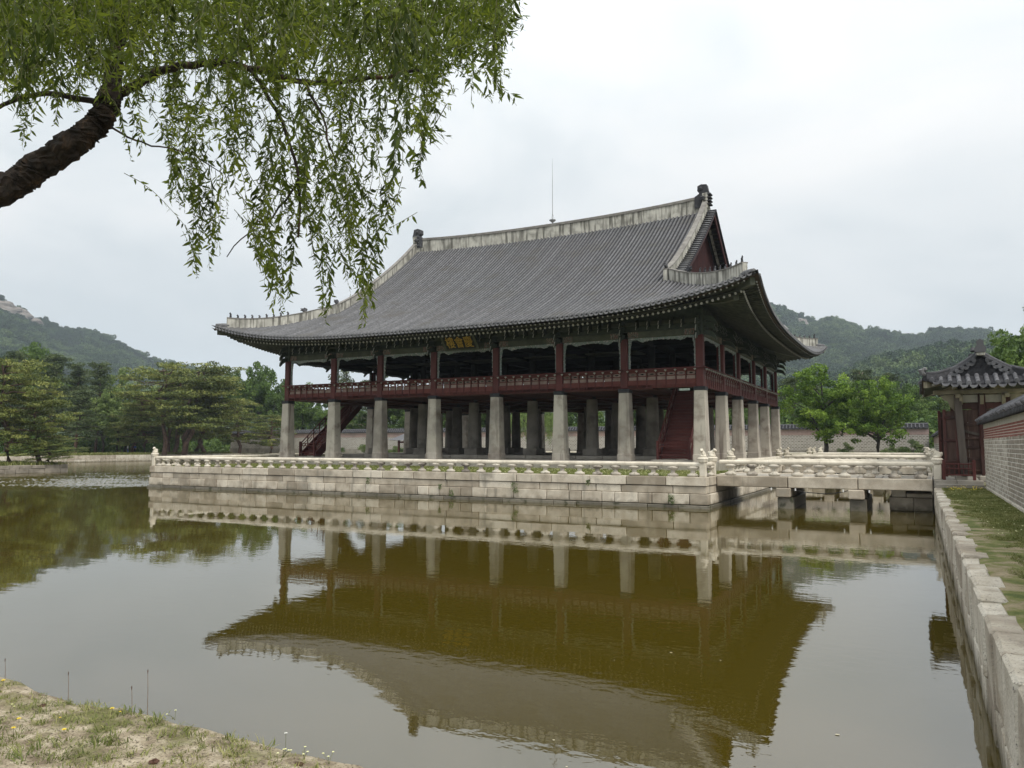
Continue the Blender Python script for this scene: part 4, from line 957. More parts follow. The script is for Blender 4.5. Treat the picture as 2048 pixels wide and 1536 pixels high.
# stairs
def stair(x0, x1, y0, y1, label):
    stp = MB().box(x0+.05, x1-.05, y0+.3, y0+.34, 2.0, 2.05).build('stair', 'red_wood', pav, label=label)
    n_ = 22; zt = 6.75
    for k in range(n_):
        f_ = k/n_; z = 2.15+(zt-2.15)*(k+1)/n_; yy = y0+.2+(y1-y0-.2)*f_; dy_ = (y1-y0-.2)/n_
        MB().box(x0+.08, x1-.08, yy-.02, yy+dy_+.03, z-.05, z).build('tread', 'red_wood', stp); MB().box(x0+.09, x1-.09, yy+.02, yy+.04, z-.21, z-.055).build('riser', 'red_panel', stp)
    for xs_c in (x0, x1):
        mb = MB(); mb.prism([(y0, 2.0), (y0+.5, 2.0), (y1+.1, 6.3), (y1+.1, 6.85), (y0, 2.45)], 'x', xs_c-.05, xs_c+.05); mb.build('stringer', 'red_wood', stp)
        mb = MB(); mb.tube([(xs_c, y0, 3.25), (xs_c, y1, 7.6)], .045, 6); mb.tube([(xs_c, y0, 2.95), (xs_c, y1, 7.3)], .03, 4); mb.build('stair_rail', 'red_wood', stp)
        for k in range(9):
            f_ = k/8; yy = y0+(y1-y0)*f_; z = 2.4+(6.85-2.45)*f_; MB().box(xs_c-.035, xs_c+.035, yy-.035, yy+.035, z, z+.85).build('baluster', 'red_wood', stp)
            if k < 8: y2 = yy+(y1-y0)/16; MB().prism([(y2-.16, z+.35), (y2+.16, z+.68), (y2+.16, z+.80), (y2-.16, z+.47)], 'x', xs_c-.012, xs_c+.012).build('pierced_board', 'pale_panel', stp)
    mb = MB()
    for zz in (2.95, 3.15): mb.box(x0-.05, x1+.05, y0-.22, y0-.16, zz-.03, zz+.03)
    for xx in np.linspace(x0+.1, x1-.1, 4): mb.box(xx-.02, xx+.02, y0-.21, y0-.17, 2.98, 3.12)
    for xx in (x0, x1): mb.cbox(xx-.07, xx+.07, y0-.26, y0-.12, 2.0, 3.3, .02)
    mb.box(x0, x1, y0-.2, y0-.18, 2.35, 2.42); mb.build('barrier', 'red_wood', stp)
    MB().cbox(x0-.3, x1+.3, y0-.6, y0+.35, 1.99, 2.09, .02).build('stair_base', 'paving', pav)
stair(-3.0, -.95, .75, 5.2, 'steep red stair near the right front corner'); stair(-33.75, -32.2, 1.0, 6.7, 'steep red stair near the left front corner')
# name board and lightning rod
sg = thing('signboard', 'black name board with three gold characters under the front eave', 'signboard', (-17.2, -.75, 9.85))
tl = math.atan2(.9, 1.05)
def sgp(x, h, d): # board coords -> world: x along, h up the board, d toward viewer normal
    yy = -.72-.86*h/1.3-d*.77; zz = 9.86+1.02*h/1.3-d*.64*0-(-.0)-d*.64; return (x, yy, zz)
def sgbox(x0, x1, h0, h1, d0, d1, nm, mt):
    V = [sgp(x, h, d) for d in (d0, d1) for (x, h) in ((x0, h0), (x1, h0), (x1, h1), (x0, h1))]
    MB().add(V, [(0, 3, 2, 1), (4, 5, 6, 7), (0, 1, 5, 4), (1, 2, 6, 5), (2, 3, 7, 6), (3, 0, 4, 7)]).build(nm, mt, sg)
SX = -17.0
sgbox(SX-1.25, SX+1.25, .12, 1.3, -.03, 0, 'board', 'sign_black')
for q in ((SX-1.42, SX-1.25, .0, 1.42), (SX+1.25, SX+1.42, .0, 1.42), (SX-1.25, SX+1.25, .0, .12), (SX-1.25, SX+1.25, 1.30, 1.42)): sgbox(*q, -.05, .05, 'frame', 'khaki_wood')
cu = bpy.data.curves.new('lettering', 'FONT'); cu.body = '樓會慶'; cu.size = .84; cu.extrude = .015; cu.offset = .0; cu.align_x = 'CENTER'
to = bpy.data.objects.new('t', cu); COL.objects.link(to); me = bpy.data.meshes.new_from_object(to.evaluated_get(bpy.context.evaluated_depsgraph_get())); bpy.data.objects.remove(to)
mb = MB(); cxm = sum(v.co.x for v in me.vertices)/len(me.vertices); xs3 = [v.co.x for v in me.vertices]; cxm = (min(xs3)+max(xs3))/2; ys3 = [v.co.y for v in me.vertices]; y3 = min(ys3)
mb.add([sgp(SX+(v.co.x-cxm)*.90, .24+(v.co.y-y3)*1.16, .03+v.co.z) for v in me.vertices], [tuple(q.vertices) for q in me.polygons]); mb.build('lettering', 'gold', sg)
lr = thing('lightning_rod', 'thin lightning rod standing on the middle of the roof ridge', 'lightning rod', (-16.68, 14.25, 23.0))
mb = MB(); mb.tube([(-16.68, 14.25, 23.05), (-16.68, 14.25, 27.2), (-16.68, 14.25, 29.1)], [.035, .022, .008], 6); mb.build('mast', 'metal', lr)
mb = MB(); mb.lathe([(.05, 23.10), (.30, 23.32), (.32, 23.36), (.06, 23.3)], -16.68, 14.25, 10)
for k in range(3): a = 2.1*k; mb.tube([(-16.68+.22*math.cos(a), 14.25+.22*math.sin(a), 23.3), (-16.68, 14.25, 24.0)], .012, 4)
mb.build('bracket', 'metal', lr)
# ------------------------------------------------------------------ right-hand brick wall with tiled coping
wl = thing('brick_wall', 'grey brick palace wall with red band and tiled coping along the right bank', 'wall', (WX, -28, 1.2), 'palace walls')
WY0, WY1 = -48., -9.75
MB().box(WX, WX+.5, WY0, WY1, 1.0, 3.78).build('mortar_core', 'mortar', wl)
MB().box(WX-.012, WX+.5, WY0, WY1, 3.72, 3.95).build('plaster_band', 'cream_plaster', wl)
MB().box(WX-.05, WX+.01, WY0, WY1, 1.0, 1.3).build('base_course', 'bank_stone', wl)
bricks = []; z = 1.33; cr_ = 0
while z < 3.22:
    y = WY1-.02-(.0 if cr_ % 2 else .13)
    if cr_ % 2 == 0: bricks.append((y+.13-.0, y+.02, z)); 
    while y > WY0+.3:
        ln = .245+random.uniform(-.012, .012); bricks.append((y, y-ln, z)); y -= ln+.022
    z += .135; cr_ += 1
def brick_mesh():
    mb = MB(); mb.cbox(-.012, .05, -.1225, .1225, 0, .112, .012); me = bpy.data.meshes.new('brick'); me.from_pydata(mb.v, [], mb.f); me.materials.append(MATS['grey_brick']); return me
BM = [brick_mesh() for _ in range(1)]
vis = sorted([b_ for b_ in bricks if -24.5 < b_[1] and b_[0]-b_[1] > .2], key=lambda q: (q[0]))[:300]; vset = set(vis)
for (a, b_, z) in vis:
    place('brick', BM[0], (WX+random.uniform(-.006, .004), (a+b_)/2, z), wl, scale=(1, (a-b_)/.245, 1))
V = []; F = []; T = []; bm_ = BM[0]; bv = np.array([v.co[:] for v in bm_.vertices]); bf = [tuple(p.vertices) for p in bm_.polygons]; mb = MB()
for q in bricks:
    if q in vset: continue
    a, b_, z = q; mb.add(bv*[1, (a-b_)/.245, 1]+[WX+random.uniform(-.006, .004), (a+b_)/2, z], bf)
o = mb.build('brick_courses', 'grey_brick', wl, kind='stuff'); at = o.data.attributes.new('tint', 'FLOAT', 'POINT'); at.data.foreach_set('value', np.repeat(rng.random(len(mb.v)//24), 24).astype(np.float32))
mb = MB(); z = 3.30; k = 0
while z < 3.70:
    y = WY1-.02-(.16 if k % 2 else 0)
    while y > WY0+.3: mb.box(WX-.014, WX+.03, y-.30, y, z, z+.062); y -= .335
    z += .088; k += 1
o = mb.build('red_brick_band', 'red_brick', wl, kind='stuff'); at = o.data.attributes.new('tint', 'FLOAT', 'POINT'); at.data.foreach_set('value', np.repeat(rng.random(len(mb.v)//8), 8).astype(np.float32))
def coping(par, p0, p1, z, half, n_parts=None, side=1, sp=.30, rise=.34, stuff=False):
    """small tiled roof along a wall top, p0->p1"""
    p0 = Vector((*p0, 0)); p1 = Vector((*p1, 0)); d = (p1-p0).normalized(); L_ = (p1-p0).length; nx = Vector((-d.y, d.x, 0)); mb = MB()
    V = []
    for e_ in (p0, p1):
        for u_, h in ((-half, -.03), (-half, -.08), (half, -.08), (half, -.03), (.08, rise-.04), (-.08, rise-.04)): q = e_+nx*u_; V.append((q.x, q.y, z+h))
    mb.add(V, [(0, 1, 2, 3, 4, 5), (6, 11, 10, 9, 8, 7)]+[(i, i+6, (i+1) % 6+6, (i+1) % 6) for i in range(6)]); mb.build('coping_bed', 'tile_pan', par)
    mb = MB(); mb.tube([p0+Vector((0, 0, z+rise+.05)), p1+Vector((0, 0, z+rise+.05))], .10, 8); mb.tube([p0+Vector((0, 0, z+rise-.02)), p1+Vector((0, 0, z+rise-.02))], .16, 6); mb.build('coping_ridge', 'tile_dark', par, smooth=False)
    n_ = int(L_/sp); big = MB()
    for k in range(n_):
        c_ = p0+d*(k+.5)*sp
        for s_ in (-1, 1):
            mb = big if stuff else MB()
            zj = random.uniform(-.02, .02); a = c_+nx*s_*(half+.05+random.uniform(-.03, .03)); b_ = c_+nx*s_*.1; mb.tube([(a.x, a.y, z+.03+zj), ((a.x+b_.x)/2, (a.y+b_.y)/2, z+rise*.53), (b_.x, b_.y, z+rise-.02)], [.105, .098, .09], 6, True, half=True)
            ee = c_+nx*s_*(half+.055)+d*sp/2; mb.add([(ee.x-d.x*.1, ee.y-d.y*.1, z+.01), (ee.x-d.x*.07, ee.y-d.y*.07, z-.09), (ee.x, ee.y, z-.13), (ee.x+d.x*.07, ee.y+d.y*.07, z-.09), (ee.x+d.x*.1, ee.y+d.y*.1, z+.01)], [(0, 1, 2, 3, 4)])
            if not stuff: mb.build('tile_row', 'tile_dark', par, smooth=False)
    if stuff: big.build('tile_rows', 'tile_dark', par, kind='stuff')
coping(wl, (WX+.22, WY1+.02), (WX+.22, WY0), 3.99, .42, sp=.34)
# wall going on beyond the gate and the long wall closing the far side
def far_wall_mat():
    m = mat('far_brick', [(.3, (.25, .23, .20)), (.7, (.34, .315, .28))], .4, .95)
    n = m.node_tree.nodes; l = m.node_tree.links; b = n['Principled BSDF']; old = b.inputs['Base Color'].links[0].from_socket
    g = n.new('ShaderNodeNewGeometry'); sp = n.new('ShaderNodeSeparateXYZ'); l.new(g.outputs['Position'], sp.inputs[0]); cb = n.new('ShaderNodeCombineXYZ')
    ad = n.new('ShaderNodeMath'); ad.operation = 'ADD'; l.new(sp.outputs[0], ad.inputs[0]); l.new(sp.outputs[1], ad.inputs[1]); l.new(ad.outputs[0], cb.inputs[0]); l.new(sp.outputs[2], cb.inputs[1])
    br = n.new('ShaderNodeTexBrick'); br.inputs['Scale'].default_value = 1; br.inputs['Brick Width'].default_value = .46; br.inputs['Row Height'].default_value = .23; br.inputs['Mortar Size'].default_value = .05
    br.inputs['Mortar'].default_value = (.40, .38, .345, 1); l.new(cb.outputs[0], br.inputs[0]); l.new(old, br.inputs[1]); 
    mm = n.new('ShaderNodeMixRGB'); mm.blend_type = 'MULTIPLY'; mm.inputs[0].default_value = 1; l.new(old, mm.inputs[1]); mm.inputs[2].default_value = (.55, .52, .5, 1); l.new(mm.outputs[0], br.inputs[2]); l.new(br.outputs[0], b.inputs['Base Color'])
far_wall_mat()
def farwall(x0, x1, y0, y1, label, zt=5.45):
    f = thing('brick_wall', label, 'wall', ((x0+x1)/2, (y0+y1)/2, 1.2), 'palace walls')
    MB().box(x0-.05, x1+.05, y0-.05, y1+.05, 1.0, 2.2).build('base_course', 'inner_stone', f)
    MB().box(x0, x1, y0, y1, 2.2, zt-.95).build('brickwork', 'far_brick', f)
    MB().box(x0-.02, x1+.02, y0-.02, y1+.02, zt-.95, zt-.15).build('red_band', 'red_brick' if 0 else 'pinkish', f)
    MB().box(x0-.03, x1+.03, y0-.03, y1+.03, zt-.15, zt).build('plaster_band', 'cream_plaster', f)
    if x1-x0 > y1-y0: coping(f, (x0, (y0+y1)/2), (x1, (y0+y1)/2), zt, .65, rise=.6, sp=.5, stuff=True)
    else: coping(f, ((x0+x1)/2, y1), ((x0+x1)/2, y0), zt, .5, rise=.5, sp=.4, stuff=True)
mat('pinkish', [(.3, (.28, .20, .18)), (.7, (.36, .27, .24))], 3, .95, blotch=(.5, .5, .7, (.22, .18, .165)))
farwall(-125, 13.4, 76, 76.8, 'long far brick wall with tiled coping behind the pavilion')
farwall(14.0, 14.5, -2.6, 77, 'brick wall continuing beyond the gate along the right bank', 4.2)

# ------------------------------------------------------------------ the gate at the end of the nearest bridge
gt = thing('gate', 'small red timber gate under a dark tiled roof at the bridge end', 'gate', (14.4, -6.2, 1.5))
GX, GY0, GY1 = 14.4, -8.55, -3.9
for x in (13.5, 14.4, 15.32):
    for y in (GY0, GY1):
        MB().cbox(x-.14, x+.14, y-.14, y+.14, 1.72, 5.28, .03).build('post', 'gate_wood', gt); MB().cbox(x-.24, x+.24, y-.24, y+.24, 1.45, 1.72, .05).build('post_base', 'paving', gt)
for a, b_ in ((13.64, 14.26), (14.54, 15.18)):
    MB().box(a, b_, GY0-.02, GY0+.04, 4.92, 5.24).build('upper_panel', 'cream_plaster', gt)
    MB().cbox(a, b_, GY0-.08, GY0+.08, 4.62, 4.9, .02).build('tie_beam', 'gate_wood', gt)
    for k in range(3):
        w_ = (b_-a)/3; MB().box(a+k*w_+.006, a+(k+1)*w_-.006, GY0+.0, GY0+.05, 1.75, 4.6).build('plank', 'dark_planks', gt)
    for zz in (3.95, 3.35, 2.95, 2.45, 1.95): MB().cbox(a, b_, GY0-.06, GY0+.0, zz-.06, zz+.05, .01).build('rail', 'dark_planks', gt)
MB().prism([(13.66, 3.62), (14.26, 3.44), (14.26, 3.55), (13.66, 3.73)], 'y', GY0-.07, GY0-.01).build('brace', 'weathered_wood', gt)
MB().prism([(13.34, 5.2), (13.62, 5.2), (13.78, 1.7), (13.50, 1.7)], 'y', GY0-.30, GY0-.15).build('weathered_board', 'weathered_wood', gt)
for x0_, x1_, y_ in ((12.95, 13.42, GY0-.02), (12.78, 13.2, GY0+1.1)):     # open door leaves
    lf = MB().box(x0_, x1_, y_, y_+.06, 1.75, 4.55).build('door_leaf', 'dark_planks', gt)
    MB().cbox(x0_-.06, x0_+.06, y_-.04, y_+.1, 1.65, 4.62, .01).build('stile', 'gate_wood', lf)
    for zz in (4.25, 3.25, 2.3): MB().cbox(x0_-.03, x1_, y_-.06, y_, zz-.06, zz+.06, .01).build('rail', 'gate_wood', lf)
MB().cbox(12.55, 16.25, GY0-.18, GY0+.12, 5.29, 5.48, .03).build('end_beam', 'pale_wood', gt)
for x in (13.5, 15.32): MB().cbox(x-.1, x+.1, GY0-.5, GY1+.3, 5.10, 5.28, .03).build('side_beam', 'pale_wood', gt)
for x in (13.62, 14.4, 15.2):
    MB().prism([(GY0-.15, 5.28), (GY0-.42, 5.2), (GY0-.36, 5.05), (GY0-.28, 4.93), (GY0-.15, 4.82)], 'x', x-.07, x+.07).build('bracket', 'pale_wood', gt)
for sx_ in (-1, 1):
    xc = GX+sx_*.95; pr = [(xc, 5.27), (xc+sx_*.62, 5.24), (xc+sx_*.50, 5.05), (xc+sx_*.34, 4.98), (xc+sx_*.26, 4.75), (xc+sx_*.10, 4.55), (xc, 4.5)]
    MB().prism(pr if sx_ < 0 else pr[::-1], 'y', GY0-.04, GY0+.04).build('carved_bracket', 'pale_wood', gt)
# gate roof: eaves, small gable facing the camera
HX, EYs, EYn = 2.28, -9.95, -2.55; GXc = GX
def gz(u_, c_): return 5.66+.33*u_+.10*u_*u_+.30*max(0, 1-c_/2.0)**2.5*max(0, 1-u_/1.6)
def gpt(side, u_, s_, off=0.):
    if side == 'S': c_ = min(s_-(GXc-HX), GXc+HX-s_); return (s_, EYs+u_, gz(u_, c_)+off)
    c_ = min(s_-EYs, EYn-s_)
    if side == 'W': return (GXc-HX+u_, s_, gz(u_, c_)+off)
    if side == 'E': return (GXc+HX-u_, s_, gz(u_, c_)+off)
    c_ = min(s_-(GXc-HX), GXc+HX-s_); return (s_, EYn-u_, gz(u_, c_)+off)
GV = 1.15
grf = MB()
def gum(side, s_):
    if side in 'SN': return min(s_-(GXc-HX), GXc+HX-s_, GV)
    c_ = min(s_-EYs, EYn-s_); return c_ if c_ < GV-.25 else HX
for side, fl2 in (('S', False), ('E', True), ('N', True), ('W', False)):
    a, b_ = (GXc-HX, GXc+HX) if side in 'SN' else (EYs, EYn)
    for s0, s1 in ([(a+.01, b_-.01)] if side in 'SN' else [(a+.01, a+GV-.26), (a+GV-.24, b_-GV+.24), (b_-GV+.26, b_-.01)]):
        for off in (0, -.10):
            grf.grid([[gpt(side, gum(side, s_)*k/6, s_, off) for k in range(7)] for s_ in np.linspace(s0, s1, 24)], 0 if off == 0 else 1, fl2)
    rows = [[gpt(side, 0, s_, 0), gpt(side, 0, s_, -.10)] for s_ in np.linspace(a, b_, 30)]; grf.grid(rows, 0)
gro = grf.build('roof', ['tile_pan', 'soffit'], gt)
gET = ET.copy(); gET.materials[0] = MATS['tile_mid']
for side in 'SWEN':
    a, b_ = (GXc-HX, GXc+HX) if side in 'SN' else (EYs, EYn); n_ = int((b_-a-.25)/.345); s0 = (a+b_)/2-(n_-1)*.345/2
    for k in range(n_):
        s_ = s0+k*.345; um_ = gum(side, s_)
        if um_ > .18:
            mb = MB(); P2 = []; rr = []; m_ = max(2, int(um_/.3))
            for i in range(m_): a1 = Vector(gpt(side, um_*i/m_, s_, .01)); b1 = Vector(gpt(side, um_*(i+1)/m_, s_, .01)); P2 += [a1, b1-(b1-a1)*.05]; rr += [.098, .083]
            mb.tube(P2, rr, 8, True, half=True); mb.build('tile_row', 'tile_mid', gro, smooth=False)
        place('eave_tile', gET, gpt(side, -.02, s_, 0), gro, rot=(0, 0, ROT[side]), scale=(1.05, 1, 1.0))
    n3 = int((b_-a-.4)/.37); 
    for k in range(n3):
        s_ = (a+b_)/2-(n3-1)*.185+k*.37; c_ = min(s_-a, b_-s_)
        P_ = [gpt(side, .10, s_, -.20), gpt(side, min(1.3, c_+.2), s_, -.24)]; mb = MB(); mb.tube(P_, .07, 4, False); disc(mb, P_, .07, 4); mb.build('rafter', ['khaki_wood', 'rafter_end'], gro)
for (sx_, sy_) in ((-1, -1), (1, -1), (-1, 1), (1, 1)):
    y_e = EYs if sy_ < 0 else EYn; ss = np.linspace(.12, GV+.02, 7); pth = [(GXc+sx_*(HX-q), y_e-sy_*q, 0) for q in ss]
    zb = [gz(q, q)+.02 for q in ss]; mb = MB(); strip(mb, pth, .11, lambda i: zb[i]-.05, lambda i: zb[i]+.17); hrg = mb.build('hip_ridge', 'tile_dark', gro)
    mb = MB(); mb.tube([(p[0], p[1], zb[i]+.2) for i, p in enumerate(pth)], .095, 8); mb.build('ridge_cap', 'tile_dark', hrg, smooth=True)
    px_, py_ = pth[0][:2]; mb = MB(); mb.lathe([(.03, zb[0]+.28), (.12, zb[0]+.36), (.10, zb[0]+.44), (.02, zb[0]+.48)], px_, py_, 8); mb.tube([(px_, py_, zb[0]+.16), (px_+sx_*.1, py_+sy_*.1, zb[0]+.2), (px_+sx_*.14, py_+sy_*.14, zb[0]+.38)], [.08, .11, .12], 8); mb.build('end_tile', 'tile_end', hrg)
    mb = MB(); strip(mb, [(GXc+sx_*(HX-q), y_e-sy_*q, 0) for q in np.linspace(.12, 1.5, 4)], .09, lambda i: gz(.1, .1)-.42+.1*i, lambda i: gz(.1, .1)-.14+.1*i); mb.build('hip_rafter', 'pale_wood', gro)
    # verge ridge running up to the peak, disc tiles under it
    yv = y_e-sy_*(GV-.22); us = np.linspace(GV-.15, HX-.02, 9); pv = [(GXc+sx_*(HX-q), yv-sy_*.16, 0) for q in us]; zv = [gz(q, 9)+.04 for q in us]
    mb = MB(); 
    for i in range(len(pv)): pass
    mb.tube([(p[0], p[1], zv[i]+.13) for i, p in enumerate(pv)], .10, 8); mb.tube([(p[0], p[1], zv[i]+.04) for i, p in enumerate(pv)], .13, 6); mb.build('verge_ridge', 'tile_dark', gro, smooth=True)
    q = GV+.02
    while q < HX-.05:
        mb = MB(); xx = GXc+sx_*(HX-q); zz = gz(q, 9)-.02; mb.tube([(xx, yv+sy_*.16, zz-.02), (xx, yv-sy_*.1, zz+.01)], .088, 10); n9 = 8
        mb.add([(xx+sx_*.10-.13, yv+sy_*.10, zz-.08)]+[(xx+sx_*.10+.14*math.cos(math.pi+math.pi*k/n9), yv+sy_*.12, zz-.10+.15*math.sin(math.pi+math.pi*k/n9)) for k in range(n9+1)], [tuple(range(1, n9+2))]); mb.build('verge_tile', 'tile_mid', gro); q += .215
    V = [(GXc, yv, gz(HX, 9)-.1), (GXc+sx_*(HX-GV), yv, gz(GV, 9)-.05), (GXc+sx_*(HX-GV), yv, gz(GV, 9)-.3), (GXc, yv, gz(GV, 9)-.3)]; MB().add(V, [(0, 1, 2, 3)]).build('gable_board', 'tile_pan', gro)
zt_ = gz(HX, 9)
mb = MB(); pth = [(GXc, y_, 0) for y_ in np.linspace(EYs+GV-.35, EYn-GV+.35, 8)]; strip(mb, pth, .13, lambda i: zt_-.05, lambda i: zt_+.26); gm = mb.build('main_ridge', 'tile_dark', gro)
mb = MB(); mb.tube([(p[0], p[1], zt_+.30) for p in pth], .11, 8); mb.build('ridge_cap', 'tile_dark', gm, smooth=True)
for y_ in (EYs+GV-.38, EYn-GV+.38):
    MB().cbox(GXc-.17, GXc+.17, y_-.06, y_+.1, zt_-.02, zt_+.12, .03).build('ridge_end', 'plaster', gm)
    mb = MB(); mb.prism([(GXc-.20, zt_+.12), (GXc+.20, zt_+.12), (GXc+.22, zt_+.30), (GXc+.12, zt_+.45), (GXc+.14, zt_+.6), (GXc, zt_+.70), (GXc-.14, zt_+.6), (GXc-.12, zt_+.45), (GXc-.22, zt_+.3)], 'y', y_-.10, y_+.06); mb.tube([(GXc-.26, y_+.3, zt_+.2), (GXc-.26, y_+.36, zt_+.36)], [.1, .07], 8); mb.build('ridge_mask', 'tile_dark', gm)
# low red fence in front of the gate
fc = thing('fence', 'low dark red wooden fence standing before the gate on the stone step', 'fence', (13.35, -8.95, 1.52))
for x in (12.84, 13.98): MB().cbox(x-.06, x+.06, -9.02, -8.9, 1.52, 2.40, .015).build('post', 'red_wood', fc)
for z in (2.22, 2.02, 1.74): MB().cbox(12.9, 13.92, -8.99, -8.93, z-.025, z+.025, .008).build('rail', 'red_wood', fc)
for x in np.linspace(13.05, 13.77, 5): MB().cbox(x-.018, x+.018, -8.975, -8.945, 1.77, 2.2, .005).build('bar', 'red_wood', fc)
fc = thing('fence', 'low red wooden barrier glimpsed between bridge post and gate door', 'fence', (12.8, -6, 1.52))
for y in (-7.6, -5.2): MB().cbox(12.7, 12.82, y-.06, y+.06, 1.5, 2.4, .015).build('post', 'red_wood', fc)
for z in (2.22, 1.9): MB().cbox(12.73, 12.79, -7.54, -5.26, z-.025, z+.025, .008).build('rail', 'red_wood', fc)
# tiny distant tiled pavilion beyond the platform at the left
dp = thing('small_pavilion', 'small distant red-posted shelter with dark tiled roof seen between the left pillars', 'shelter', (-65, 62, 1.2))
for x in (-67, -63):
    for y in (60.2, 63.8): MB().cbox(x-.15, x+.15, y-.15, y+.15, 1.2, 3.8, .02).build('post', 'red_wood', dp)
mb = MB(); rows = []
for (cx_, cy_, sx_, sy_) in ((-65, 62, 1, 1),):
    for k in range(9):
        f_ = k/8; r_ = 3.6*(1-f_)**.9+.05; row = []
        for a in range(33): t = 2*math.pi*a/32; m8 = 1/max(abs(math.cos(t)), abs(math.sin(t))); row.append((-65+r_*m8*math.cos(t), 62+r_*m8*.8*math.sin(t), 3.75+1.9*f_**1.25+(.35*(m8-1)*(1-f_)**2)))
        rows.append(row)
mb.grid(rows); mb.build('roof', 'tile', dp); MB().box(-66.6, -63.4, 60.4, 63.6, 1.2, 1.5).build('floor', 'paving', dp); MB().box(-67, -63, 60.2, 60.3, 3.3, 3.6).build('beam', 'red_wood', dp)

# ------------------------------------------------------------------ trees
def limb_mesh(paths, matn, n=7):
    mb = MB()
    for pts_, rs in paths: mb.tube(pts_, rs, n, False)
    me = bpy.data.meshes.new('trunk'); me.from_pydata(mb.v, [], mb.f); me.materials.append(MATS[matn]); me.polygons.foreach_set('use_smooth', [True]*len(me.polygons)); return me
def make_kind(kind, seed):
    """unit tree: height 1, crown half-width .5 in x,y (scaled later); returns trunk mesh, crown mesh"""
    r_ = np.random.default_rng(seed); H = 12.; paths = []; C = []; RR = []
    def wob(a, b_, n_=5, s_=.25):
        return [tuple(np.array(a)+(np.array(b_)-np.array(a))*k/n_+(r_.normal(size=3)*s_*(0 < k < n_))) for k in range(n_+1)]
    if kind in ('pine', 'multi'):
        nst = 1 if kind == 'pine' else 6; W = 6.0
        for s_ in range(nst):
            a = r_.uniform(0, 6.28); base = np.array([0, 0, 0.]) if nst == 1 else np.array([1.5*math.cos(a), 1.2*math.sin(a), 0])
            topx = r_.normal(size=2)*.8 if nst == 1 else np.array([math.cos(a), math.sin(a)])*r_.uniform(1, 3.2)
            tr = wob(base, (topx[0], topx[1], H*.9), 7, .28); rr_ = list(np.linspace(.34, .09, 8)) if nst == 1 else list(np.linspace(.26, .07, 8)); paths.append((tr, rr_))
            nb = 30 if nst == 1 else 15
            for k in range(nb):
                f_ = (k+.5)/nb; zf = .20+.78*f_ if nst == 1 else .30+.68*f_; i_ = min(int(zf/.9*7), 6); p = np.array(tr[i_]); p[2] = H*zf*.92
                ang = k*2.4+r_.uniform(-.4, .4)
                if nst > 1: ang = a+r_.normal()*1.0
                ln = W*(math.sin(math.pi*min(1, max(.0, (1-zf)*.78+.16)))**.8)*r_.uniform(.6, 1.05)
                if nst > 1: ln *= .75
                q = p+np.array([math.cos(ang)*ln, math.sin(ang)*ln, r_.uniform(-.3, .9)*(1 if zf > .35 else -.4)]); paths.append((wob(p, q, 4, .16), list(np.linspace(.09, .02, 5))))
                for m_ in range(5):
                    g_2 = r_.uniform(.35, 1.05); cc = p+(q-p)*g_2+r_.normal(size=3)*[.7, .7, .18]; cc[2] += .15; C.append(cc); RR.append([r_.uniform(.75, 1.35), r_.uniform(.75, 1.35), r_.uniform(.18, .36)])
        V, F, t = leaves(C, RR, 84, .13, .36, droop=-.5, seed=seed); lm = 'pine_needle'; bk = 'pine_bark'
    elif kind in ('tall', 'thin'):
        W = 4.2 if kind == 'tall' else 3.6; tr = wob((0, 0, 0), (r_.normal()*.5, r_.normal()*.5, H), 7, .12); paths.append((tr, list(np.linspace(.26, .05, 8)))); nb = 34 if kind == 'tall' else 12
        for k in range(nb):
            zf = (.22+.78*(k+.5)/nb) if kind == 'tall' else .58+.42*(k+.5)/nb; p = np.array(tr[min(int(zf*7), 7)]); p[2] = H*zf*.98; ang = k*2.4+r_.uniform(-.5, .5)
            ln = W*(1.08-zf)**.55*r_.uniform(.6, 1) if kind == 'tall' else W*r_.uniform(.5, 1)*(1.25-zf)
            q = p+np.array([math.cos(ang)*ln, math.sin(ang)*ln, r_.uniform(0, .8)]); paths.append((wob(p, q, 3, .1), list(np.linspace(.07, .02, 4))))
            for m_ in range(5 if kind == 'tall' else 3): cc = p+(q-p)*r_.uniform(.3, 1.05)+r_.normal(size=3)*[.45, .45, .15]; C.append(cc); RR.append([r_.uniform(.6, 1.0), r_.uniform(.6, 1.0), r_.uniform(.2, .4)])
        V, F, t = leaves(C, RR, 60, .13, .34, droop=-.4, seed=seed); lm = 'dark_needle'; bk = 'pine_bark'
    elif kind == 'bush':
        W = 6; H = 8
        for k in range(26):
            a = r_.uniform(0, 6.28); ln = r_.uniform(.5, 5); q = np.array([math.cos(a)*ln, math.sin(a)*ln, H*r_.uniform(.3, 1)*(1-ln/9)]); paths.append((wob((0, 0, 0), q, 3, .2), [.12, .08, .05, .02])); C.append(q); RR.append([1.5, 1.5, 1.1])
        V, F, t = leaves(C, RR, 260, .28, .40, seed=seed); lm = 'bush_leaf'; bk = 'grey_bark'
    elif kind == 'willow':
        W = 5; tr = wob((0, 0, 0), (0, 0, H*.7), 5, .3); paths.append((tr, list(np.linspace(.3, .12, 6)))); paths.append((wob((2, 0, 0), (-2.5, 0, H*.7), 5, .3), list(np.linspace(.3, .12, 6))))
        Vs = []
        for k in range(260):
            a = r_.uniform(0, 6.28); ln = W*math.sqrt(r_.uniform(0, 1)); zt2 = H*(1-.25*(ln/W)**2)*r_.uniform(.8, 1); l2 = r_.uniform(2, 6.5); x, y = ln*math.cos(a), ln*math.sin(a)
            for m_ in range(int(l2/.5)): C.append((x+r_.normal()*.08, y+r_.normal()*.08, zt2-m_*.5)); RR.append([.16, .16, .35])
        V, F, t = leaves(C, RR, 9, .07, .32, droop=1.6, seed=seed); lm = 'pale_leaf'; bk = 'grey_bark'
    else:      # broad-leaved crowns
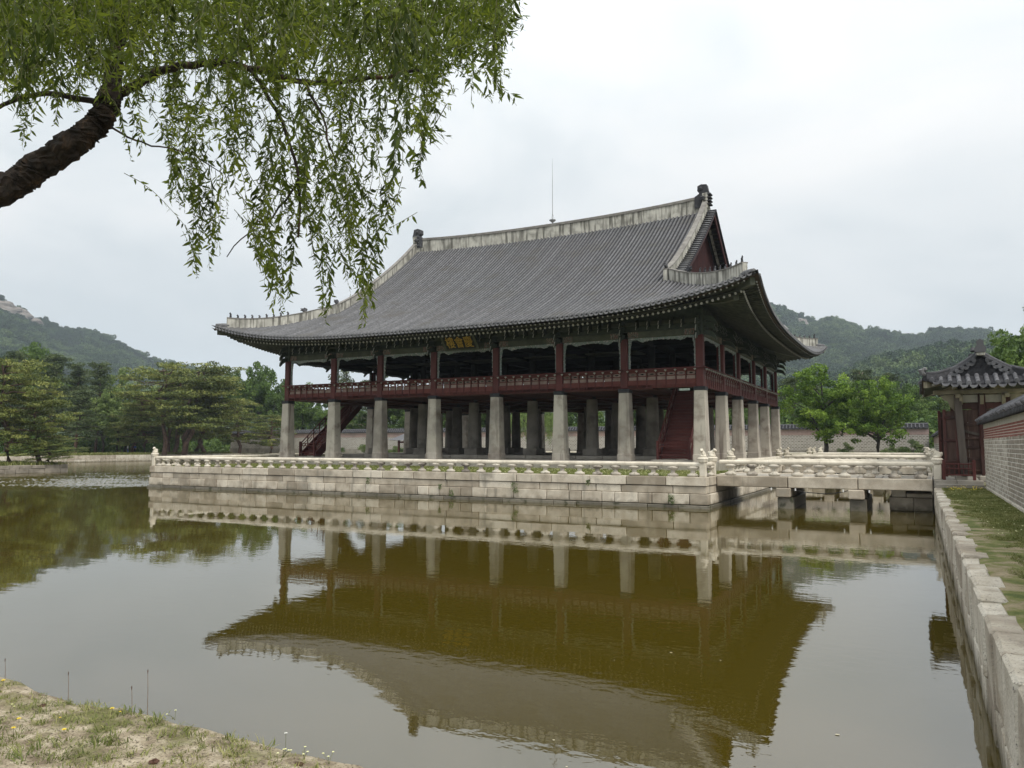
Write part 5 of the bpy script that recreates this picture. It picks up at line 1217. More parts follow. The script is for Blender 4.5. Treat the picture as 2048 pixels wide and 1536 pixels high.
        W = 5.2; nb = 15; tr = wob((0, 0, 0), (r_.normal()*.6, r_.normal()*.6, H*.86), 6, .25); paths.append((tr, list(np.linspace(.30, .06, 7))))
        for k in range(nb):
            z0_ = H*r_.uniform(.20, .6) if kind != 'broadlow' else H*r_.uniform(.1, .5); p = np.array(tr[min(int(z0_/(H*.86)*6), 6)]); p[2] = z0_; ang = k*2.4+r_.uniform(-.5, .5)
            ln = W*r_.uniform(.55, 1.0); zq = z0_+r_.uniform(.10, .42)*H; zq = min(zq, H*.97); ln *= math.sqrt(max(.12, 1-((zq-H*.52)/(H*.5))**2)); q = np.array([p[0]+math.cos(ang)*ln, p[1]+math.sin(ang)*ln, zq])
            paths.append((wob(p, q, 4, .22), list(np.linspace(.12, .025, 5))))
            for m_ in range(9): cc = p+(q-p)*r_.uniform(.35, 1.08)+r_.normal(size=3)*[.75, .75, .6]; C.append(cc); RR.append(r_.uniform(.55, 1.05, 3)*[1, 1, .75])
        for k in range(26):
            a = r_.uniform(0, 6.28); zf = r_.uniform(.5, 1.0); ln = W*.75*math.sqrt(max(0, 1-((zf-.55)/.5)**2))*r_.uniform(0, 1); C.append((ln*math.cos(a), ln*math.sin(a), H*zf)); RR.append(r_.uniform(.5, .9, 3))
        V, F, t = leaves(C, RR, 90, .24, .34, droop=.2, seed=seed); lm = {'maple': 'maple_leaf', 'pale': 'pale_leaf'}.get(kind, 'broad_leaf'); bk = 'grey_bark'
    return limb_mesh(paths, bk), npmesh('crown', V, F, lm, tint=t), H, 2*W
KINDS = {}
def tree(kind, var, x, y, zt, wd, label, cat, group=None, zb=1.15, lean=0.):
    if (kind, var) not in KINDS: KINDS[(kind, var)] = make_kind(kind, 31*var+hash(kind) % 1 + len(KINDS)+5)
    tm, cm, H, W = KINDS[(kind, var)]; nm = {'pine': 'pine_tree', 'multi': 'pine_tree', 'tall': 'conifer_tree', 'thin': 'pine_tree', 'bush': 'shrub', 'willow': 'willow_tree', 'maple': 'maple_tree'}.get(kind, 'broadleaf_tree')
    sz = (zt-zb)/H; sx_ = wd/W; t = thing(nm, label, cat, (x, y, zb), group, rz=random.uniform(0, 6.28)); t.scale = (sx_, sx_, sz); t.rotation_euler[0] = lean
    a = place('trunk', tm, (0, 0, 0), None); a.parent = t; b_ = place('crown', cm, (0, 0, 0), None); b_.parent = t
    return t
ORD = ['first', 'second', 'third', 'fourth', 'fifth', 'sixth', 'seventh', 'eighth', 'ninth', 'tenth', 'eleventh', 'twelfth', 'thirteenth', 'fourteenth', 'fifteenth', 'sixteenth']
G1 = 'pines on the left island'; G2 = 'dark conifers on the far left bank'; G3 = 'trees behind the far wall'
tree('pine', 0, -76.1, 1.2, 12.9, 12.5, 'broad spreading pine on the island at the left edge', 'pine tree', G1, .9)
tree('pine', 1, -75.2, 4.0, 9.6, 9.5, 'lower pine near the right corner of the left island', 'pine tree', G1, .9)
tree('pine', 0, -73.8, 4.3, 3.7, 8.5, 'low pine reaching over the water from the island corner', 'pine tree', G1, .9, .12)
tree('pine', 1, -82.2, 0.3, 14.5, 13, 'tallest pine of the left island, partly cut by the frame edge', 'pine tree', G1, .9)
tree('pine', 2, -80, -6, 12.5, 12, 'pine standing deeper in the left island beyond the frame edge', 'pine tree', G1, .9)
for i, (x, y, zt, wd, la) in enumerate([(-138.7, 43.1, 20.8, 11.5, 'dark conical conifer rising above the island pines'), (-135.2, 50.6, 19.2, 9.5, 'dark conifer left of the yellow-green tree'),
    (-146.1, 39.2, 21.4, 10.8, 'dark conifer at the far left edge behind the island'), (-143.7, 51.8, 19.5, 10.4, 'dark conifer between two taller ones behind the island'), (-124.2, 39.4, 13, 11, 'lower dark conifer on the bank behind the island end')]):
    tree('tall', i % 2, x, y, zt, wd, la, 'conifer', G2)
tree('broad', 0, -157.1, 50.4, 24.3, 12.5, 'light green tree top at the far left edge above the conifers', 'tree')
tree('pale', 0, -134.0, 54.6, 18.6, 13, 'bright yellow-green tree between conifers and the big pine cluster', 'tree')
tree('pale', 1, -129.2, 48.1, 12.5, 9.5, 'low yellow-green tree below the bright one on the left bank', 'tree')
tree('pine', 2, -124.0, 50.8, 11.7, 12, 'rounded pine left of the multi-stemmed pine', 'pine tree'); tree('broadlow', 0, -139.0, 59.9, 12.6, 11, 'broad low tree behind the bank pines', 'tree')
tree('multi', 0, -113.8, 51.6, 18.9, 23, 'great multi-stemmed pine with umbrella crown on the left bank', 'pine tree')
for i, (x, y, zt, wd, la) in enumerate([(-119.5, 50.4, 12.7, 13, 'pine just left of the great multi-stemmed pine'), (-114, 59.7, 18.0, 15, 'tall pine just right of the great multi-stemmed pine'), (-113.5, 68.0, 12.9, 13, 'mid-height pine left of the first stone pillar'),
    (-107.2, 70.5, 9.6, 12, 'low pine beside the leftmost stone pillar'), (-123.8, 65.4, 17.0, 15.7, 'pine behind the great multi-stemmed pine, slightly right'), (-135.7, 67.3, 16.6, 14.4, 'pine behind the great multi-stemmed pine, slightly left'), (-149.2, 65.9, 11, 13.7, 'distant low pine between the trees of the left bank')]):
    tree('pine', i % 3, x, y, zt, wd, la, 'pine tree')
for i, (x, y, zt, wd, la) in enumerate([(-125.9, 84.3, 21.8, 12.6, 'tall fresh green tree left of the pavilion corner'), (-134.3, 86.3, 20.9, 9.8, 'slim fresh green tree at the far left of its group'), (-117.6, 84.7, 17.6, 10.1, 'fresh green tree close to the left pavilion corner'), (-111.2, 84.3, 16.0, 10, 'fresh green tree seen under the left end of the upper floor')]):
    tree('broad', i % 2, x, y, zt, wd, la, 'tree', 'fresh green trees left of the pavilion')
for i, (x, y, zt, wd, la) in enumerate([(-99.2, 84.9, 20.0, 8, 'lone slender pine framed by the first upper bay'), (-89.6, 84.2, 18.8, 7.5, 'slender pine framed by the second upper bay'), (-108.7, 91.2, 19.4, 9, 'slender pine beside the left wooden column')]): tree('thin', i % 2, x, y, zt, wd, la, 'pine tree')
for i, (x, y, zt, wd) in enumerate([(-104.3, 85.9, 14.6, 10), (-98.1, 86.9, 11.5, 9.5), (-88.5, 88.5, 14.8, 10.8), (-79.9, 87.4, 13.6, 10.4), (-74.4, 90.3, 13, 11), (-67.9, 91.4, 13.4, 10.3), (-61, 91.7, 12.6, 10.1), (-56, 92, 12.4, 9.5), (-51.1, 94.8, 12.6, 9.5), (-43.9, 93, 12.9, 10), (-38, 93.8, 12.2, 10), (-32, 93.6, 12.0, 9.8), (-25.6, 91.3, 12.5, 9), (-19.5, 92.2, 12.5, 9), (-14.4, 92.6, 12, 8.5), (-10.4, 86.7, 10.5, 7)]):
    tree('broad' if i % 3 else 'broadlow', i % 2, x, y, zt, wd, ORD[i]+' from the left of the green trees glimpsed behind the far wall', 'tree', G3)
tree('tall', 0, -92.3, 84.5, 16.9, 9.7, 'dark conifer behind the wall between the left pillars', 'conifer')
tree('willow', 0, -43.9, 66.1, 9.8, 9, 'pale drooping willow between the middle pillars', 'willow tree')
tree('maple', 0, .8, 64.3, 13.6, 11.8, 'large bright green maple right of the pavilion', 'maple tree', 'bright maples before the far wall')
tree('maple', 1, 7.4, 63.3, 12.0, 9.0, 'smaller bright maple with leaning trunk before the far wall', 'maple tree', 'bright maples before the far wall')
for i, (k_, x, y, zt, wd, la) in enumerate([('tall', -9.4, 105.5, 15.8, 9.5, 'dark conifer just right of the pavilion eave'), ('tall', -6.0, 112.6, 15.2, 8.5, 'dark conifer behind the left side of the large maple'), ('pale', 1.4, 99.8, 14, 8.5, 'yellowish tree behind the gap between the maples'), ('tall', 3.2, 118, 17.5, 10, 'dark conifer between the two maples'), ('broad', 9.1, 109.5, 14.2, 10.5, 'round green tree behind the smaller maple'),
    ('broad', 13.9, 109.8, 12.6, 10, 'round green tree left of the gate above the wall'), ('tall', 7.9, 125.9, 17.4, 10, 'dark conifer above the smaller maple'), ('pale', 17, 109.2, 11.6, 8.5, 'yellowish green tree just left of the gate'), ('broad', -4.0, 100, 12, 9, 'green tree hidden low behind the large maple'), ('pale', 11.5, 140, 14, 9, 'pale tree beyond the wall above the round trees')]):
    tree(k_, i % 2, x, y, zt, wd, la, 'tree')
tree('broad', 1, 21.0, 30.2, 15.2, 9.5, 'tall dark green tree behind the gate roof at the right edge', 'tree')
tree('broad', 0, 18.8, 34.8, 11.6, 6.0, 'lower green tree left behind the gate roof ornament', 'tree')
for i, (x, y, zt, wd, la) in enumerate([(11.2, 73.6, 3.8, 4.6, 'green shrub at the wall foot near the gate'), (8.5, 72.7, 3.1, 2.8, 'small shrub at the wall foot behind the leaning maple trunk'), (-82.9, 72.9, 4.3, 5.4, 'rounded green shrub between the second and third pillar'), (-77.7, 74.3, 2.9, 4, 'smaller green shrub right of the rounded one'), (3.0, 70.8, 3.4, 2.8, 'shrub at the foot of the large maple'), (-92, 73, 3.6, 4, 'green shrub behind the left stair')]): tree('bush', i % 2, x, y, zt, wd, la, 'shrub', 'shrubs at the far wall')
# undergrowth that closes the view beneath the bank trees
r_ = np.random.default_rng(3); C = [(XW-20-r_.random()*40, r_.uniform(-10, 95), 1.2+r_.random()*3.0) for _ in range(650)]+[(r_.uniform(-150, -60), 84+r_.random()*30, 1.5+r_.random()*4) for _ in range(500)]+[(r_.uniform(-60, 24), 96+r_.random()*30, 2+r_.random()*6) for _ in range(500)]
V, F, t = leaves(C, [(2.2, 2.2, 1.5)]*len(C), 60, .5, .7, seed=9); o = place('undergrowth', npmesh('undergrowth', V, F, 'broad_leaf', tint=t), (0, 0, 0), kind='stuff', label='dense undergrowth beneath the trees of the far banks', cat='undergrowth')
# people strolling on the far left path
def person(x, y, top, label, cloth, cloth2):
    b_ = blob('body', [((0, 0, 1.62), (.09, .10, .12), None), ((0, 0, 1.46), (.05, .05, .08), None), ((0, 0, 1.22), (.19, .12, .26), None), ((0, 0, .95), (.165, .12, .16), None), ((.09, .03, .62), (.085, .09, .34), (R(6), 0, 0)), ((-.09, -.04, .62), (.085, .09, .34), (R(-6), 0, 0)),
        ((.10, .08, .24), (.055, .06, .28), (R(10), 0, 0)), ((-.10, -.08, .24), (.055, .06, .28), (R(-10), 0, 0)), ((.10, .08, .04), (.05, .12, .04), None), ((-.10, -.12, .04), (.05, .12, .04), None), ((.24, 0, 1.2), (.05, .055, .22), (0, R(-8), 0)), ((-.24, 0, 1.2), (.05, .055, .22), (0, R(8), 0)), ((.26, -.06, .93), (.04, .045, .18), (R(-12), 0, 0)), ((-.26, -.06, .93), (.04, .045, .18), (R(-12), 0, 0))], .035, 'skin')
    p = thing('person', label, 'person', (x, y, top), 'visitors on the far bank', rz=random.uniform(0, 6)); bo = place('body', b_, (0, 0, 0)); bo.parent = p
    h = blob('hair', [((0, .02, 1.67), (.10, .11, .10), None)], .03, 'cloth_dark'); q = place('hair', h, (0, 0, 0)); q.parent = p
    s_ = blob('shirt', [((0, 0, 1.24), (.21, .14, .27), None), ((.235, 0, 1.26), (.07, .075, .2), (0, R(-8), 0)), ((-.235, 0, 1.26), (.07, .075, .2), (0, R(8), 0))], .03, cloth); q = place('shirt', s_, (0, 0, 0)); q.parent = p
    s_ = blob('trousers', [((0, 0, .93), (.185, .14, .15), None), ((.09, .03, .62), (.105, .11, .34), (R(6), 0, 0)), ((-.09, -.04, .62), (.105, .11, .34), (R(-6), 0, 0)), ((.10, .08, .26), (.075, .08, .26), (R(10), 0, 0)), ((-.10, -.08, .26), (.075, .08, .26), (R(-10), 0, 0))], .03, cloth2); q = place('trousers', s_, (0, 0, 0)); q.parent = p
person(-123.5, 49.5, 1.23, 'person in white top walking under the multi-stemmed pine', 'cloth_white', 'cloth_blue'); person(-123.2, 50.8, 1.23, 'person in blue top beside the one in white', 'cloth_blue', 'cloth_dark'); person(-122.8, 57.5, 1.23, 'person dressed in dark clothes right of the pine stems', 'cloth_dark', 'cloth_dark')
person(-124.2, 22.5, 1.23, 'person in pale clothes on the path left of the platform', 'cloth_white', 'cloth_white')
# ------------------------------------------------------------------ the willow whose boughs hang over the near water
wt = thing('willow_tree', 'old weeping willow leaning in from the left with leafy boughs hanging over the view', 'willow tree', (3.2, -46.2, 1.2))
def wobpath(P_, s_=.02, sub=6):
    out = []; r2 = random.Random(len(P_)*7+int(P_[0][0]*100))
    for i in range(len(P_)-1):
        a, b_ = Vector(P_[i]), Vector(P_[i+1]); p0 = Vector(P_[max(i-1, 0)]); p3 = Vector(P_[min(i+2, len(P_)-1)])
        for k in range(sub):
            t = k/sub; q = .5*((2*a)+(b_-p0)*t+(2*p0-5*a+4*b_-p3)*t*t+(3*a-p0-3*b_+p3)*t**3); out.append(q+Vector((r2.gauss(0, s_), r2.gauss(0, s_), r2.gauss(0, s_))))
    out.append(Vector(P_[-1])); return out
LIMB = [(3.0, -46.4, 1.1), (3.3, -46.1, 2.4), (4.0, -45.4, 4.0), (4.75, -44.7, 4.75), (5.12, -44.24, 5.15), (5.25, -44.07, 5.35), (5.42, -43.89, 5.58), (5.56, -43.72, 5.83), (5.60, -43.62, 6.10), (5.56, -43.55, 6.5), (5.4, -43.4, 7.3), (5.2, -43.1, 8.4)]
def bark_tube(path, rad_, n_, name, amp):
    P_ = wobpath(path, .006, 14); m_ = len(P_); V = []
    rr = np.interp(np.linspace(0, 1, m_), np.linspace(0, 1, len(rad_)), rad_)
    for i, p in enumerate(P_):
        d = (P_[min(i+1, m_-1)]-P_[max(i-1, 0)]).normalized(); a = d.cross(Vector((.3, .1, 1))).normalized(); b_ = a.cross(d)
        for k in range(n_):
            t = 2*math.pi*k/n_; u_ = a*math.cos(t)+b_*math.sin(t)
            q = p*1.0; f_ = mn.noise(Vector((math.cos(t)*3, math.sin(t)*3, i*.16)))+.7*abs(mn.noise(Vector((math.cos(t)*7, math.sin(t)*7, i*.22+9))))+.5*mn.noise(Vector((math.cos(t)*13, math.sin(t)*13, i*.7)))
            V.append(p+u_*(rr[i]*(1+amp*f_)))
    mb = MB(); mb.add(V, [(i*n_+k, i*n_+(k+1) % n_, (i+1)*n_+(k+1) % n_, (i+1)*n_+k) for i in range(m_-1) for k in range(n_)]+[tuple(range((m_-1)*n_, m_*n_))])
    return mb.build(name, 'bark', wt)
bark_tube(LIMB, [.30, .24, .17, .125, .115, .112, .11, .105, .09, .06, .05, .03], 36, 'trunk', .17)
BOUGHS = [([(5.57, -43.53, 6.16), (5.85, -43.5, 6.26), (6.21, -43.53, 6.27), (6.79, -43.55, 6.18), (7.23, -43.54, 6.04), (7.68, -43.4, 5.88), (8.06, -43.2, 5.90), (8.5, -43.0, 5.96)], [.045, .036, .028, .02, .012]),
    ([(5.6, -43.6, 6.05), (5.1, -43.9, 6.15), (4.7, -44.1, 6.0), (4.5, -44.3, 5.8)], [.03, .02, .01]),
    ([(5.62, -43.6, 5.85), (5.9, -43.5, 5.68), (6.2, -43.3, 5.62), (6.45, -43.1, 5.45)], [.010, .007, .004]), ([(7.23, -43.54, 6.04), (7.45, -43.4, 5.6), (7.55, -43.3, 5.1), (7.5, -43.25, 4.7)], [.018, .013, .008]), ([(7.55, -43.3, 5.15), (7.2, -43.2, 4.95), (6.9, -43.15, 4.9), (6.65, -43.2, 4.65)], [.010, .007, .004]),
    ([(5.5, -43.5, 6.6), (6.2, -43.9, 7.2), (7.2, -44.2, 7.3), (8.2, -44.4, 7.0)], [.04, .03, .015]), ([(5.4, -43.4, 7.0), (6.2, -42.9, 7.6), (7.6, -42.4, 7.6), (9.0, -42.1, 7.2)], [.04, .03, .012]),
    ([(7.68, -43.4, 5.88), (7.95, -43.5, 5.5), (8.1, -43.5, 5.1)], [.012, .006]), ([(6.9, -43.55, 6.15), (7.1, -43.3, 6.45), (7.3, -43.1, 6.75)], [.014, .008])]
for P_, rr in BOUGHS:
    q = wobpath(P_, .007, 5); MB().tube(q, list(np.interp(np.linspace(0, 1, len(q)), np.linspace(0, 1, len(rr)), rr)), 7).build('bough', 'bark', wt, smooth=True)
# hanging whips: the lower outline of the crown (azimuth / elevation of the drooping tips as seen standing on the bank)
ENV = [(-60, 290), (0, 310), (40, 330), (70, 240), (110, 250), (150, 255), (190, 150), (225, 300), (255, 330), (285, 300), (310, 240), (335, 330), (350, 410), (372, 480), (385, 545), (402, 560), (430, 520), (455, 470), (475, 300), (500, 480), (520, 540), (548, 625), (580, 600), (604, 420), (625, 510), (650, 640), (668, 560), (682, 470), (700, 560), (722, 640), (742, 650), (760, 520), (790, 480), (806, 400), (830, 365), (850, 340), (868, 240), (885, 200), (905, 140), (925, 150), (940, 215), (955, 110), (975, 130), (990, 200), (1005, 150), (1020, 60), (1040, 45), (1060, -40)]
ex = [a for a, _ in ENV]; ey = [b_ for _, b_ in ENV]
def dirn(px, py): return _f+_r2*((px-1024)/1533.1)-_u2*((py-768)/1533.1)
rw = np.random.default_rng(21); LV = []; LT = []; big = []; whips = MB()
def add_leaf(p, d, wdir, L_, W_, t, near):
    d = d.normalized(); wv = d.cross(wdir).normalized(); nn = wv.cross(d); m1 = p+d*L_*.30; m2 = p+d*L_*.62; tip = p+d*L_+nn*L_*.08*rw.normal()
    V = [p, m1+wv*W_*.5+nn*L_*.02, m2+wv*W_*.42+nn*L_*.04, tip, m2-wv*W_*.42+nn*L_*.04, m1-wv*W_*.5+nn*L_*.02]
    (big if near else LV).append(V); 
    if not near: LT.extend([t]*6)
def whip(px, tipy, tdist, ln_px, dens=1.0, pale=0.):
    """one hanging twig: starts above, hangs almost straight, carries alternate narrow leaves"""
    D_ = dirn(px, tipy); tip = CAM+D_*tdist; L_ = ln_px*tdist/1533.1; sway = Vector((rw.normal(), rw.normal(), 0))*(.14 if rw.random() < .45 else .38)*L_; n_ = max(3, int(L_/.11))
    P_ = [tip+Vector((0, 0, L_*k/n_))+sway*((k/n_)**2)+Vector((rw.normal(), rw.normal(), 0))*.012 for k in range(n_+1)]
    whips.tube(P_, [.0012+.0022*k/n_ for k in range(n_+1)], 3, False)
    sp = .021/dens; nl = int(L_/sp); sz = rw.uniform(.75, 1.25); tw = rw.uniform(0, 1)
    for k in range(nl):
        f_ = k*sp/L_*n_; i = min(int(f_), n_-1); p = P_[i]+(P_[i+1]-P_[i])*(f_-i); a = rw.uniform(0, 6.28); out = Vector((math.cos(a), math.sin(a), 0)); dr = rw.uniform(.0, 2.0)
        ll = sz*rw.uniform(.042, .095)*(1 if k > 3 else .7); add_leaf(p, out+Vector((0, 0, -dr)), Vector((rw.normal(), rw.normal(), rw.normal())), ll, ll*rw.uniform(.20, .31), float(np.clip(.45*tw+.4*rw.random()+pale, 0, 1)), False)
# dense upper crown
for _ in range(1750):
    px = rw.uniform(-80, 1010); env = np.interp(px, ex, ey); td = rw.uniform(4.6, 9.5); ln = rw.uniform(60, 190)*6.5/td
    ymax = min(env, 215); ty = -30+(ymax+30)*rw.random()**1.1
    if mn.noise(Vector((px*.012, ty*.012, 3))) < (-.12 if ty > 130 else -.42): continue
    if px > 870 and rw.random() < .45: continue
    whip(px, ty, td, ln, rw.uniform(.55, .95))
# long tresses defining the outline
for _ in range(760):
    px = rw.uniform(-60, 1045); env = np.interp(px, ex, ey); 
    if env < 60 and rw.random() < .5: continue
    td = rw.uniform(5.2, 8.6); ty = env*(1-.75*rw.random()**1.7); ln = rw.uniform(120, 300)*6.5/td
    if mn.noise(Vector((px*.028, ty*.006, 7))) < -.02 and ty > 150: continue
    if 470 > px > 330 and ty > 330 and rw.random() < .25: continue
    if px > 860 and rw.random() < .35: continue
    if px < 330 and rw.random() < .45: continue
    whip(px+rw.normal()*5, ty, td, ln, rw.uniform(.55, .95))
for pc, top, bot, n_, td in ((395, 330, 555, 11, 6.4), (425, 300, 520, 8, 6.6), (520, 300, 545, 12, 6.3), (550, 380, 625, 12, 6.2), (582, 330, 600, 7, 6.5), (632, 300, 520, 9, 6.4), (651, 420, 645, 6, 6.0), (700, 330, 560, 12, 6.3), (728, 380, 655, 14, 5.9), (745, 400, 600, 7, 6.1), (780, 300, 480, 9, 5.6), (345, 230, 410, 8, 8.5), (372, 260, 440, 8, 8.8), (835, 200, 365, 7, 4.8), (985, 60, 200, 4, 5.5), (610, 200, 420, 10, 6.5), (480, 180, 330, 9, 6.6)):
    for _ in range(n_): whip(pc+rw.normal()*9, bot-rw.random()**1.5*(bot-top)*.7, td+rw.normal()*.25, rw.uniform(70, 170), rw.uniform(.8, 1.2), .12 if td > 8 else 0)
# bushy side sprays that fill the crown with leaves pointing every way
for _ in range(1500):
    px = rw.uniform(-80, 1000); env = np.interp(px, ex, ey); ty = -20+(min(env, 260 if px > 330 else 170)+20)*rw.random()**1.2; td = rw.uniform(4.8, 9)
    if px > 880 and rw.random() < .5: continue
    if px < 330 and ty > 70 and rw.random() < .6: continue
    if mn.noise(Vector((px*.014, ty*.014, 9))) < (-.05 if ty > 120 else -.3): continue
    c_ = CAM+dirn(px, ty)*td; a0 = rw.uniform(0, 6.28); d0 = Vector((math.cos(a0), math.sin(a0), rw.uniform(-.9, .3))).normalized(); ln_ = rw.uniform(.12, .32); st_ = [c_, c_+d0*ln_*.5+Vector((0, 0, -.01)), c_+d0*ln_+Vector((0, 0, -.05))]
    whips.tube(st_, .0012, 3, False); tw = rw.random(); m_ = int(ln_/.016)
    for k in range(m_):
        p = c_+d0*ln_*k/m_; a1 = rw.uniform(0, 6.28); add_leaf(p, d0*.7+Vector((math.cos(a1), math.sin(a1), rw.uniform(-1.2, .4))), Vector((rw.normal(), rw.normal(), rw.normal())), rw.uniform(.04, .085), rw.uniform(.010, .018), float(np.clip(.5*tw+.5*rw.random(), 0, 1)), False)
# bigger leaves of the nearest sprays
near = []
for _ in range(42):
    px = rw.choice([rw.uniform(0, 120), rw.uniform(380, 900), rw.uniform(700, 860)]); env = np.interp(px, ex, ey); py = rw.uniform(.15, .9)*min(env, 400); td = rw.uniform(3.3, 4.6); c_ = CAM+dirn(px, py)*td
    st_ = [c_+Vector((rw.normal()*.02, rw.normal()*.02, .05*k)) for k in range(5)]; whips.tube(st_, .0015, 3, False)
    for k in range(7): a = rw.uniform(0, 6.28); near.append((c_+Vector((0, 0, .03*k)), Vector((math.cos(a), math.sin(a), -rw.uniform(1., 3.5))), rw.uniform(.065, .10)))
for p, d, ll in near[:296]: add_leaf(p, d, Vector((rw.normal(), rw.normal(), rw.normal())), ll, ll*.24, .5, True)
FL = [(0, 1, 5), (1, 2, 4, 5), (2, 3, 4)]
A = np.array([[tuple(q) for q in V] for V in LV], dtype=np.float32).reshape(-1, 3); n6 = len(A)//6; base = (np.arange(n6)*6)[:, None]
F = np.concatenate([base+np.array([[0, 1, 5, 5]]), base+np.array([[1, 2, 4, 5]]), base+np.array([[2, 3, 4, 4]])])
me = bpy.data.meshes.new('foliage'); tri = np.concatenate([base+np.array([[0, 1, 5]]), base+np.array([[1, 2, 4]]), base+np.array([[1, 4, 5]]), base+np.array([[2, 3, 4]])])
me = npmesh('foliage', A-np.array(wt.location, dtype=np.float32), tri, 'willow_leaf', tint=LT, smooth=True); place('foliage', me, wt.location, wt, kind='stuff', label='narrow green leaves on countless hanging twigs')
whips.build('twigs', 'stalk', wt, kind='stuff')
for V in big:
    MB().add(V, FL).build('leaf', 'willow_leaf', wt, smooth=True)
print('LEAVES', n6, len(big))
# ------------------------------------------------------------------ near bank: grass, flowers, stalks, litter
def bank_z(x, y): return G0+.05*mn.noise(Vector((x*1.2, y*1.2, 1)))+.018*mn.noise(Vector((x*6, y*6, 1)))
def tuft_mesh(seed, n_=16, h=.09, w_=.0035, spread=.03):
    r2 = np.random.default_rng(seed); V = []; F = []; T = []
    for k in range(n_):
        a = r2.uniform(0, 6.28); b0 = np.array([r2.normal()*spread, r2.normal()*spread, 0]); hh = h*r2.uniform(.5, 1.2); ln = r2.uniform(.1, .8)*hh; o_ = np.array([math.cos(a), math.sin(a), 0]); s_ = np.array([-math.sin(a), math.cos(a), 0])*w_
        p1 = b0+o_*ln*.35+[0, 0, hh*.6]; p2 = b0+o_*ln+[0, 0, hh]; i = len(V); V += [b0-s_, b0+s_, p1+s_*.8, p1-s_*.8, p2]; F += [(i, i+1, i+2), (i, i+2, i+3), (i+3, i+2, i+4)]; T += [r2.random()]*5
    return npmesh('tuft', V, F, 'grass_blade', tint=T)
TUFT = [tuft_mesh(k) for k in range(5)]+[tuft_mesh(9, 22, .05, .003, .05)]
r2 = np.random.default_rng(11); pts = []; sc3 = []
while len(pts) < 4200:
    x = r2.uniform(-.5, 12.3); y = r2.uniform(-48.5, YS+.10); d_edge = YS-y
    dens = .28+.9*mn.noise(Vector((x*.9, y*1.3, 5)))+.35*mn.noise(Vector((x*3, y*3, 2)))+(.25 if d_edge < .6 else -.15)-(max(0, x-5.5)*.12)
    if r2.random() > dens: continue
    pts.append((x, y, bank_z(x, y)-.005)); s_ = r2.uniform(.25, .75) if r2.random() < .93 else r2.uniform(.8, 1.1); sc3.append((s_*1.3, s_*1.3, s_*r2.uniform(.3, .7)))
ro = np.stack([r2.normal(size=len(pts))*.15, r2.normal(size=len(pts))*.15, r2.uniform(0, 6.28, len(pts))], 1)
scatter('bank_grass_tufts', TUFT, pts, sc3, ro, label='sparse grass tufts on the sandy near bank', cat='grass')
pts = []; sc3 = []
while len(pts) < 42000:
    y = -9.9-36*r2.random()**.85; x = r2.uniform(XE+.32, WX-.02); f_ = (x-XE)/(WX-XE)
    dens = -.08+.95*f_+.55*mn.noise(Vector((x*1.3, y*.8, 3)))+(.35 if y > -17 else 0)-(.25 if y < -24 and f_ < .6 else 0)
    if r2.random() > dens: continue
    pts.append((x, y, G0-.005)); s_ = r2.uniform(.4, .95); sc3.append((s_*1.3, s_*1.3, s_*.62))
ro = np.stack([r2.normal(size=len(pts))*.15, r2.normal(size=len(pts))*.15, r2.uniform(0, 6.28, len(pts))], 1)
scatter('strip_grass', TUFT, pts, sc3, ro, label='short green grass of the strip between pond wall and brick wall', cat='grass')
pts = []; sc3 = []
while len(pts) < 9000:
    x = r2.uniform(PX0+.6, PX1-.6); y = r2.uniform(PY0+.6, -1.4); pts.append((x, y, 1.45)); s_ = r2.uniform(.8, 1.6); sc3.append((s_*1.6, s_*1.6, s_*.8))
ro = np.stack([0*r2.normal(size=len(pts)), 0*r2.normal(size=len(pts)), r2.uniform(0, 6.28, len(pts))], 1)
scatter('platform_grass', TUFT, pts, sc3, ro, label='green grass on the platform behind the stone balustrade', cat='grass')
pts = []; sc3 = []
for _ in range(5000):
    side = r2.random(); 
    if side < .6: x, y, z = XW-.6-8*r2.random()**2, r2.uniform(-10, 66), G0
    else: x, y, z = -72.4-10*r2.random(), r2.uniform(-26, 5), .8
    pts.append((x, y, z)); s_ = r2.uniform(2, 5); sc3.append((s_*2, s_*2, s_))
ro = np.stack([0*r2.normal(size=len(pts)), 0*r2.normal(size=len(pts)), r2.uniform(0, 6.28, len(pts))], 1)
scatter('far_bank_grass', TUFT, pts, sc3, ro, label='rough grass along the far bank and on the island', cat='grass')
def white_dots(n_, x0, x1, y0, y1, z, s_, name, lab, mt='pale_petal'):
    V = []; F = []
    for k in range(n_):
        x, y = r2.uniform(x0, x1), r2.uniform(y0, y1); i = len(V); zz = z+r2.uniform(.02, .12); a = s_*r2.uniform(.6, 1.2)
        for q in range(6): V.append((x+a*math.cos(q*1.047), y+a*math.sin(q*1.047), zz+.3*a*(q % 2)))
        V.append((x, y, zz+a*.5)); F += [(i+q, i+(q+1) % 6, i+6) for q in range(6)]
    place(name, npmesh(name, V, F, mt), (0, 0, 0), kind='stuff', label=lab, cat='flowers')
white_dots(900, -16, PX1-.7, PY0+.8, -2, 1.5, .022, 'clover_flowers', 'tiny white flowers scattered in the platform grass')
white_dots(60, 12.9, 14.2, -12, -9.9, 1.22, .03, 'dandelions', 'yellow dandelions dotting the grass beside the gate step', 'yellow_petal')
white_dots(70, 12.9, 14.2, -30, -12, 1.22, .018, 'strip_flowers', 'small pale flowers scattered in the grass strip', 'pale_petal')
def at(px, py, z=G0):
    d = dirn(px, py); t = (z-CAM.z)/d.z; return CAM+d*t
